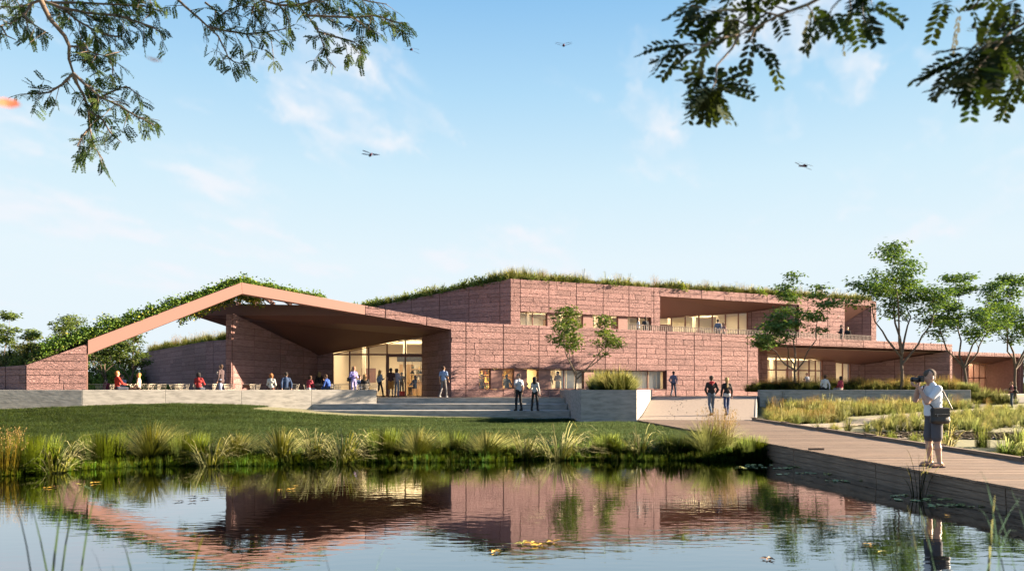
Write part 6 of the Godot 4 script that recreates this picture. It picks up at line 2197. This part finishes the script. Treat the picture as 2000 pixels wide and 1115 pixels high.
func photographer() -> void:
	var skin := Color(0.60, 0.36, 0.26)
	var at := Vector3(7.86, deck_y(-14.29) + 0.004, -14.29)
	var t := LEFT + 0.12
	var p := person("photographer in pale blue polo shirt, grey shorts and sandals standing on the boardwalk", at, t, {"h": 1.80, "cell": 0.0105, "fine": true, "arms": ["shutter", "lens"], "sleeve": "short", "leg": "shorts", "bottom_name": "shorts", "top_name": "polo_shirt", "top": Color(0.86, 0.92, 1.0), "bottom": Color(0.10, 0.098, 0.115),
		"shoes": Color(0.50, 0.30, 0.22), "skin": skin, "hairc": Color(0.11, 0.085, 0.065), "lean": 0.10, "nod": 0.10, "slim": 1.10, "apart": 0.025, "hair": "short",
		"bones": [[Vector3(-0.05, 0.99, 0.01), Vector3(0.05, 0.99, 0.01), 0.122, 0.122, TOP], [Vector3(-0.06, 1.18, 0.03), Vector3(0.06, 1.18, 0.03), 0.125, 0.125, TOP], [Vector3(-0.05, 1.475, 0.05), Vector3(0.05, 1.475, 0.05), 0.052, 0.052, TOP]]})
	var k := 1.80 / 1.75
	var lean := Basis(Vector3.RIGHT, 0.10)
	var hip := Vector3(0, 0.93, 0)
	var up := func(q: Vector3) -> Vector3: return (hip + lean * (q - hip)) * k
	hand(p, up.call(Vector3(0.045, 1.475, 0.27)), Vector3(-0.25, 0.35, 1.0), Vector3(-0.2, 1, -0.2), Vector3(-1, 0.1, 0.2), skin, 0.75)
	hand(p, up.call(Vector3(-0.09, 1.545, 0.17)), Vector3(0.25, 0.45, 1.0), Vector3(1, 0.0, -0.25), Vector3(0, -1, 0.5), skin, 0.85)
	# eye and brow
	var s := Shape.new()
	var eye := up.call(Vector3(0.036, 1.648, 0.085)) as Vector3
	s.ball(eye, Vector3(0.011, 0.007, 0.008), 8, 6)
	obj("eye", s, flat(Color(0.04, 0.025, 0.02), 0.3), p)
	# sandals: sole and straps on each foot
	for q in [-1, 1]:
		s = Shape.new()
		s.hexa([Vector3(q * 0.13 - 0.05, 0.0, 0.17), Vector3(q * 0.13 + 0.05, 0.0, 0.17), Vector3(q * 0.13 + 0.042, 0.0, -0.11), Vector3(q * 0.13 - 0.042, 0.0, -0.11), Vector3(q * 0.13 - 0.05, 0.022, 0.17), Vector3(q * 0.13 + 0.05, 0.022, 0.17), Vector3(q * 0.13 + 0.042, 0.022, -0.11), Vector3(q * 0.13 - 0.042, 0.022, -0.11)])
		s.tube([Vector3(q * 0.13 - 0.05, 0.02, 0.03), Vector3(q * 0.13, 0.088, 0.075), Vector3(q * 0.13 + 0.05, 0.02, 0.03)], [0.011, 0.012, 0.011], 6)
		obj("sandal", s, flat(Color(0.05, 0.05, 0.09)), p)
	# the camera held to the eye
	var c := thing("photo_camera", "black camera with a long lens held to the photographer's eye", "camera", p.transform * (up.call(Vector3(0.0, 1.60, 0.20)) as Vector3), t)
	s = Shape.new()
	s.plate([Vector2(-0.07, -0.05), Vector2(0.07, -0.05), Vector2(0.07, 0.04), Vector2(0.035, 0.045), Vector2(0.022, 0.072), Vector2(-0.022, 0.072), Vector2(-0.035, 0.045), Vector2(-0.07, 0.04)], -0.035, 0.035, 0.006)
	s.tube([Vector3(0, 0.05, -0.03), Vector3(0, 0.05, -0.065)], [0.018, 0.02], 8)
	obj("camera_body", s, flat(Color(0.012, 0.012, 0.013), 0.45), c)
	s = Shape.new()
	s.tube([Vector3(0, 0, 0.03), Vector3(0, 0, 0.06), Vector3(0, 0, 0.062), Vector3(0, 0, 0.13), Vector3(0, 0, 0.132), Vector3(0, 0, 0.17), Vector3(0, 0, 0.172), Vector3(0, 0, 0.165)], [0.034, 0.034, 0.039, 0.039, 0.044, 0.047, 0.040, 0.03], 18)
	obj("lens", s, flat(Color(0.016, 0.016, 0.018), 0.35), c)
	# the bag on its strap
	var b := thing("shoulder_bag", "black messenger bag hanging at the photographer's hip", "bag", p.transform * Vector3(0.20, 0.97, 0.02), t + PI / 2)
	var bones := []
	for q in [[-0.15, -0.12, 0.055], [-0.15, 0.10, 0.045]]:
		bones.append([Vector3(q[0], q[1], 0), Vector3(-q[0], q[1], 0), q[2], q[2], 0])
	bones.append([Vector3(-0.155, -0.12, 0), Vector3(-0.155, 0.1, 0), 0.05, 0.045, 0])
	bones.append([Vector3(0.155, -0.12, 0), Vector3(0.155, 0.1, 0), 0.05, 0.045, 0])
	for x in [-0.08, 0.0, 0.08]:
		bones.append([Vector3(x, -0.12, 0), Vector3(x, 0.1, 0), 0.06, 0.05, 0])
	var g := flesh(bones, 0.011, 0.05)
	b.scale = Vector3.ONE * 0.88
	var leather := flat(Color(0.014, 0.013, 0.013), 0.5)
	obj("bag", piece(g, 0), leather, b)
	s = Shape.new()
	s.plate([Vector2(-0.185, -0.03), Vector2(0.185, -0.03), Vector2(0.18, 0.145), Vector2(-0.18, 0.145)], 0.045, 0.068, 0.008)
	obj("flap", s, flat(Color(0.02, 0.018, 0.017), 0.45), b)
	s = Shape.new()
	s.tube([Vector3(-0.17, 0.02, 0.075), Vector3(0.17, 0.02, 0.075)], [0.004, 0.004], 5)
	s.box(Vector3(-0.11, -0.005, 0.078), Vector3(0.012, 0.05, 0.008))
	obj("zip", s, flat(Color(0.3, 0.29, 0.27), 0.35), b)
	s = Shape.new()
	var inv := b.transform.affine_inverse()
	var w := func(q: Vector3) -> Vector3: return inv * (p.transform * q)
	var cv := Curve3D.new()
	for q in [Vector3(0.20, 1.08, -0.22), Vector3(0.185, 1.22, -0.155), Vector3(0.06, 1.42, -0.13), Vector3(-0.10, 1.525, -0.03), Vector3(-0.12, 1.52, 0.10), Vector3(-0.02, 1.40, 0.22), Vector3(0.11, 1.22, 0.22), Vector3(0.19, 1.08, 0.12)]:
		cv.add_point(w.call(q))
	var pts := []
	var rr := []
	for q in 29:
		pts.append(cv.sample_baked(cv.get_baked_length() * q / 28.0, true))
		rr.append(0.014)
	s.tube(pts, rr, 6)
	obj("strap", s, leather, b)

# ---------------------------------------------------------------- small things on the water and in the air

func water_things() -> void:
	rng.seed = 701
	var spots := [[90, 954, "yellow leaf floating by the left grasses, left of two"], [108, 951, "brown leaf floating by the left grasses, right of two"], [158, 947, "yellow leaf floating alone in front of the green rushes, the bigger of a pair"], [184, 944, "small yellow leaf just right of the bigger floating leaf at the left"],
		[349, 980, "yellow leaf at the left end of the group of four on the dark reflection"], [375, 971, "yellow leaf at the top of the group of four on the dark reflection"], [374, 981, "yellow leaf at the bottom of the group of four on the dark reflection"], [399, 975, "yellow leaf at the right end of the group of four on the dark reflection"],
		[546, 958, "small yellow leaf left in the cluster below the wide arch reflection"], [567, 957, "yellow leaf in the middle of the cluster below the wide arch reflection"], [577, 950, "tiny yellow leaf at the top of the cluster below the wide arch reflection"],
		[967, 1078, "yellow leaf at the lower left of the group near the bottom centre"], [982, 1070, "dark curled leaf in the group near the bottom centre"], [1020, 1063, "small greenish leaf left of the big yellow pair near the bottom centre"], [1037, 1063, "big yellow lobed leaf, left of the overlapping pair near the bottom centre"], [1053, 1066, "big yellow lobed leaf, right of the overlapping pair near the bottom centre"], [1080, 1060, "small leaf right of the big yellow pair near the bottom centre"],
		[1499, 1093, "brown-yellow curled leaf alone near the bottom right of centre"], [1698, 1064, "yellow leaf on the tree reflections, left of two"], [1722, 1079, "olive yellow leaf on the tree reflections, right of two"], [1852, 1008, "small yellow leaf beside the reflection of the photographer's legs"]]
	for q in spots:
		var away: float = FOCAL * EYE / (q[1] - 761.0)
		var p := sight(q[0], q[1], away)
		p.y = 0.006
		var big: float = 0.115 if "big" in q[2] else 0.06 if ("small" in q[2] or "tiny" in q[2]) else 0.09
		var col := Color(0.55, 0.33, 0.03)
		if "brown" in q[2]: col = Color(0.25, 0.12, 0.03)
		if "dark" in q[2]: col = Color(0.03, 0.025, 0.02)
		if "olive" in q[2] or "green" in q[2]: col = Color(0.33, 0.32, 0.05)
		var s := Shape.new()
		var pts := []
		for k in 20:
			var a := TAU * k / 20.0
			var r := big * (0.62 + 0.38 * cos(a * 5.0)) * (1.0 if k % 2 == 0 else 0.86)
			if k in [9, 10, 11]: r *= 0.5
			pts.append(Vector3(cos(a) * r, 0.35 * r * absf(sin(a * 2.5)) + rnd(0.0, 0.25) * r, sin(a) * r))
		for k in 20:
			s.face([Vector3(0, 0.01, 0), pts[(k + 1) % 20], pts[k]])
		var t := thing("fallen_leaf", q[2], "leaf", p, rnd(0, TAU), "fallen leaves floating on the pond")
		obj("leaf_blade", s, flat(col, 0.6), t)
		var st := Shape.new()
		st.tube([Vector3(-big * 0.3, 0.01, 0), Vector3(-big * 1.1, 0.02, big * 0.2)], [0.003, 0.002], 4)
		obj("leaf_stalk", st, flat(col * 0.7, 0.6), t)
	# leaf rafts along the boardwalk
	var rafts := [[1555, 909, 9, 0.55, "small raft of lily leaves at the boardwalk corner, far end of the row"], [1612, 914, 16, 0.8, "wide raft of lily leaves along the boardwalk, second from its corner"], [1640, 926, 12, 0.6, "raft of lily leaves along the boardwalk, third from its corner"], [1688, 940, 10, 0.4, "compact raft of lily leaves under the first side joint of the boardwalk"], [1868, 968, 6, 0.4, "few lily leaves right of the reed at the boardwalk"], [1935, 977, 10, 0.5, "raft of lily leaves near the right edge by the second side joint"], [1985, 988, 12, 0.5, "raft of lily leaves cut by the right edge"]]
	for q in rafts:
		var p := sight(q[0], q[1], FOCAL * EYE / (q[1] - 761.0))
		p.y = 0.004
		p.x = minf(p.x, deck_left(p.z) - q[3] * 0.75 - 0.15)
		var t := thing("lily_pads", q[4], "water plant", p, 0.0, "lily leaf rafts along the boardwalk")
		for k in q[2]:
			var s := Shape.new()
			s.tint = Color(1, 1, 1)
			var r := rnd(0.035, 0.075)
			var c := Vector3(rnd(-1, 1) * q[3], 0, rnd(-0.5, 0.5) * q[3] * 0.6)
			var rim := []
			for e in 11:
				var a := 0.3 + (TAU - 0.6) * e / 10.0
				rim.append(c + Vector3(cos(a) * r, rnd(0.002, 0.02), sin(a) * r))
			for e in 10:
				s.face([c + Vector3(0, 0.006, 0), rim[e + 1], rim[e]])
			obj("pad", s, flat([Color(0.34, 0.40, 0.09), Color(0.24, 0.32, 0.08), Color(0.50, 0.50, 0.14)][k % 3], 0.45), t)
	# the reed in front of the boardwalk
	var r0 := sight(1826, 964, FOCAL * EYE / (964.0 - 761.0))
	var rd := thing("water_reed", "reed with long bent leaves standing in the water before the photographer's feet", "reed", Vector3(7.12, -0.02, r0.z + 0.25))
	var s := Shape.new()
	var reed := [[-0.10, 0.62, -0.16, 0.5], [-0.06, 0.5, -0.25, 1.2], [-0.03, 0.85, -0.30, 0.9], [0.02, 0.7, 0.05, 0.1], [0.05, 0.95, 0.14, 0.1], [0.07, 0.9, 0.22, 0.2], [0.06, 0.62, 0.45, 1.6], [0.10, 0.55, 0.50, 1.3], [0.0, 0.75, -0.02, 0.0], [0.09, 0.72, 0.04, 0.2], [-0.12, 0.35, -0.3, 1.0], [0.03, 0.6, 0.3, 0.6], [0.04, 0.55, 0.01, 0.0], [0.075, 0.6, 0.02, 0.1]]
	for q in reed:
		s.blade(Vector3(q[0], 0, rnd(-0.06, 0.06)), Vector3(signf(q[2]) if q[2] != 0.0 else 1.0, 0, 0.1).normalized(), q[1], absf(q[2]), rnd(0.014, 0.026), Color(0.10, 0.12, 0.03), Color(0.20, 0.19, 0.07) if rng.randf() < 0.7 else Color(0.40, 0.35, 0.14), 7, q[3])
	tag(obj("blades", s, M.grass, rd), "", "", "", "stuff")
	# reeds on the near bank, out of focus
	var near := [[95, 2.75, 5, 0.12, 0.78, "blurred reed blades on the near bank at the bottom left corner"], [300, 2.6, 5, 0.13, 0.62, "faint blurred reed blades near the bottom, right of the left corner ones"], [715, 2.6, 3, 0.1, 0.60, "short blurred reed blade at the bottom, left of the floating leaves"], [1690, 2.7, 3, 0.14, 0.66, "blurred reed blades at the bottom, left of the right corner clump"], [1850, 2.8, 6, 0.16, 0.70, "blurred arching reed clump at the bottom right"], [1985, 2.6, 9, 0.2, 0.83, "tallest blurred reed clump at the bottom right corner"]]
	for q in near:
		var p := sight(q[0], 761, q[1])
		p.y = ground(p.x, p.z) - 0.02
		var t := thing("near_reed", q[5], "reed", p, 0.0, "reeds on the near bank")
		s = Shape.new()
		for k in q[2]:
			var a := rnd(-1, 1)
			var dirn := Vector3(1.0 if rng.randf() < 0.55 else -1.0, 0, rnd(-0.4, 0.4)).normalized()
			s.blade(Vector3(a * q[3], 0, rnd(-0.1, 0.1)), dirn, (q[4] + 0.28) * rnd(0.92, 1.06), rnd(0.05, 0.22), rnd(0.012, 0.02), Color(0.03, 0.07, 0.05), Color(0.07, 0.13, 0.10) if rng.randf() < 0.8 else Color(0.13, 0.14, 0.06), 9, rnd(0.1, 0.9))
		obj("blades", s, M.grass, t)

func air_things() -> void:
	var flies := [[803, 97, -0.28, "small dark dragonfly against the white cloud at the upper left of the sky"], [1101, 89, 0.05, "small dark dragonfly right of the big cloud, highest of the four"], [723, 303, -0.1, "small dark dragonfly with reddish body, lowest on the left"], [1572, 324, -0.12, "small dark dragonfly at the right, above the trees"]]
	var wing := StandardMaterial3D.new()
	wing.albedo_color = Color(0.05, 0.055, 0.09)
	wing.roughness = 0.4
	for q in flies:
		var t := thing("dragonfly", q[3], "insect", sight(q[0], q[1], 6.2), 0.35, "dragonflies hovering over the pond")
		t.rotation.z = q[2]
		t.rotation.y = rnd(-0.45, 0.45)
		t.rotation.x = rnd(0.3, 0.75)
		t.scale = Vector3.ONE * rnd(1.25, 1.5)
		var s := Shape.new()
		s.tube([Vector3(0, 0, 0.014), Vector3(0, 0.002, 0.0), Vector3(0, 0, -0.012), Vector3(0, -0.004, -0.055)], [0.005, 0.0085, 0.006, 0.003], 8)
		obj("body", s, flat(Color(0.16, 0.02, 0.015), 0.4), t)
		s = Shape.new()
		s.ball(Vector3(0, 0.001, 0.018), Vector3(0.008, 0.006, 0.006), 8, 6)
		obj("head", s, flat(Color(0.03, 0.02, 0.02), 0.3), t)
		for w in [[-1, 0.012, 0.0, 0.052], [1, 0.012, 0.0, 0.052], [-1, -0.004, -0.012, 0.058], [1, -0.004, -0.012, 0.058]]:
			s = Shape.new()
			var rise := rnd(-0.012, 0.02)
			var shape := []
			for e in [[0.0, 0.002], [0.35, 0.007], [0.8, 0.008], [1.0, 0.001], [0.85, -0.007], [0.4, -0.008], [0.0, -0.003]]:
				shape.append(Vector3(w[0] * w[3] * e[0], w[1] + rise * e[0], w[2] + e[1] * 1.2 - 0.012 * w[0] * 0.0))
			if w[0] < 0: shape.reverse()
			s.face(shape)
			obj("wing", s, wing, t)
	for q in [[13, 201, 1.3, Color(0.72, 0.20, 0.09), 0.017, "orange petal drifting close by at the left edge of the sky"], [300, 115, 1.5, Color(0.70, 0.33, 0.27), 0.014, "pink petal drifting close by under the top left bough"]]:
		var s := Shape.new()
		for k in 6:
			var a := TAU * k / 6
			var b := TAU * (k + 1) / 6
			var r: float = q[4]
			s.face([Vector3(0, -0.004, 0), Vector3(cos(b) * r * 1.2, 0, sin(b) * r), Vector3(cos(a) * r * 1.2, 0, sin(a) * r)])
		var o := obj("falling_petal", s, flat(q[3], 0.7))
		o.position = sight(q[0], q[1], q[2])
		o.rotation = Vector3(0.75 if q[0] < 100 else 0.3, 0.2, -0.15)
		tag(o, q[5], "petal")

# ---------------------------------------------------------------- the sky

func sky_picture() -> ImageTexture:
	var w := 2048
	var h := 1024
	var n1 := FastNoiseLite.new()
	n1.seed = 4
	n1.noise_type = FastNoiseLite.TYPE_SIMPLEX_SMOOTH
	n1.frequency = 1.0
	n1.fractal_octaves = 5
	n1.fractal_gain = 0.55
	n1.domain_warp_enabled = true
	n1.domain_warp_amplitude = 0.5
	n1.domain_warp_frequency = 0.8
	var n2 := FastNoiseLite.new()
	n2.seed = 11
	n2.frequency = 0.35
	n2.fractal_octaves = 2
	var data := PackedFloat32Array()
	data.resize(w * h * 3)
	var k := SKY_SCALE
	var stops := [[0.0, Color(0.76, 0.86, 0.93)], [0.06, Color(0.80, 0.90, 0.96)], [0.16, Color(0.78, 0.90, 0.965)], [0.26, Color(0.64, 0.84, 0.955)], [0.36, Color(0.44, 0.71, 0.92)], [0.46, Color(0.27, 0.55, 0.85)], [0.7, Color(0.11, 0.31, 0.68)], [1.0, Color(0.07, 0.23, 0.57)]]
	for j in h:
		var up := PI * (0.5 - (j + 0.5) / h)
		var y := sin(up)
		if y < 0.0:
			for i in w:
				var c := (j * w + i) * 3
				data[c] = 0.20 * k
				data[c + 1] = 0.21 * k
				data[c + 2] = 0.20 * k
			continue
		var base: Color = stops[-1][1]
		for q in stops.size() - 1:
			if y < stops[q + 1][0]:
				base = stops[q][1].lerp(stops[q + 1][1], (y - stops[q][0]) / (stops[q + 1][0] - stops[q][0]))
				break
		var cy := cos(up)
		var far := 1.0 / (y + 0.12)
		var veil := smoothstep(0.0, 0.12, y)
		for i in w:
			var a := TAU * ((i + 0.5) / w - 0.5)
			var px := sin(a) * cy * far
			var pz := -cos(a) * cy * far
			var d := n1.get_noise_2d(px * 1.5 + pz * 0.35, pz * 0.8 + 3.0)
			var m := n2.get_noise_2d(px + 7.0, pz)
			var cl := smoothstep(0.02, 0.52, d + m * 0.4 + 0.34 * exp(-pow((px + 0.05) / 0.42, 2.0) - pow((pz + 1.75) / 0.45, 2.0))) * 0.85 * veil
			var d2 := n1.get_noise_2d(px * 5.2 + pz * 1.6 + 11.0, pz * 3.0 + px * 0.8)
			cl = clampf(cl * (0.72 + 1.3 * d2) + 0.30 * smoothstep(0.22, 0.6, d2) * smoothstep(-0.25, 0.15, m) * veil, 0.0, 0.92)
			var side := 0.5 + 0.5 * sin(a)
			var warm := 1.0 - 0.05 * side * smoothstep(0.2, 0.5, y)
			var c := (j * w + i) * 3
			data[c] = lerpf(base.r * warm, 0.86, cl) * k
			data[c + 1] = lerpf(base.g * warm, 0.90, cl) * k
			data[c + 2] = lerpf(base.b, 0.96, cl) * k
	var im := Image.create_from_data(w, h, false, Image.FORMAT_RGBF, data.to_byte_array())
	return ImageTexture.create_from_image(im)

const EXPOSURE := 6.5
const SKY_SCALE := 0.158

func _ready() -> void:
	rng.seed = 20
	eye_noise.seed = 3
	eye_noise.frequency = 0.02
	var cam := Camera3D.new()
	cam.name = "camera"
	cam.projection = Camera3D.PROJECTION_FRUSTUM
	cam.near = 0.1
	cam.far = 2500.0
	cam.size = 0.1 * 1115.0 / FOCAL
	cam.frustum_offset = Vector2(0, 0.1 * 203.5 / FOCAL)
	cam.keep_aspect = Camera3D.KEEP_HEIGHT
	cam.position = Vector3(0, EYE, 0)
	var at := CameraAttributesPhysical.new()
	at.frustum_focal_length = 27.0
	at.frustum_focus_distance = 38.0
	at.exposure_aperture = 2.7
	at.frustum_near = 0.1
	at.frustum_far = 2500.0
	cam.attributes = at
	add_child(cam, true)
	var env := Environment.new()
	env.background_mode = Environment.BG_SKY
	var pano := PanoramaSkyMaterial.new()
	pano.panorama = sky_picture()
	env.sky = Sky.new()
	env.sky.sky_material = pano
	env.tonemap_mode = Environment.TONE_MAPPER_LINEAR
	env.tonemap_exposure = EXPOSURE
	env.sdfgi_enabled = true
	env.ssao_enabled = true
	env.ssil_enabled = true
	var we := WorldEnvironment.new()
	we.name = "world"
	we.environment = env
	add_child(we, true)
	var sun := DirectionalLight3D.new()
	sun.name = "sun"
	sun.light_color = Color(1.0, 0.895, 0.77)
	sun.light_energy = 1.6
	sun.light_angular_distance = 0.5
	sun.shadow_enabled = true
	var to_sun := Vector3(0.985, 0.335, -0.17).normalized()
	sun.basis = Basis.looking_at(-to_sun, Vector3.UP)
	add_child(sun, true)

	materials()
	build_ground()
	build_paving()
	build_walls()
	build_boardwalk()
	build_museum()
	shore_plants()
	garden()
	trees()
	boughs()
	furniture()
	crowd()
	water_things()
	air_things()
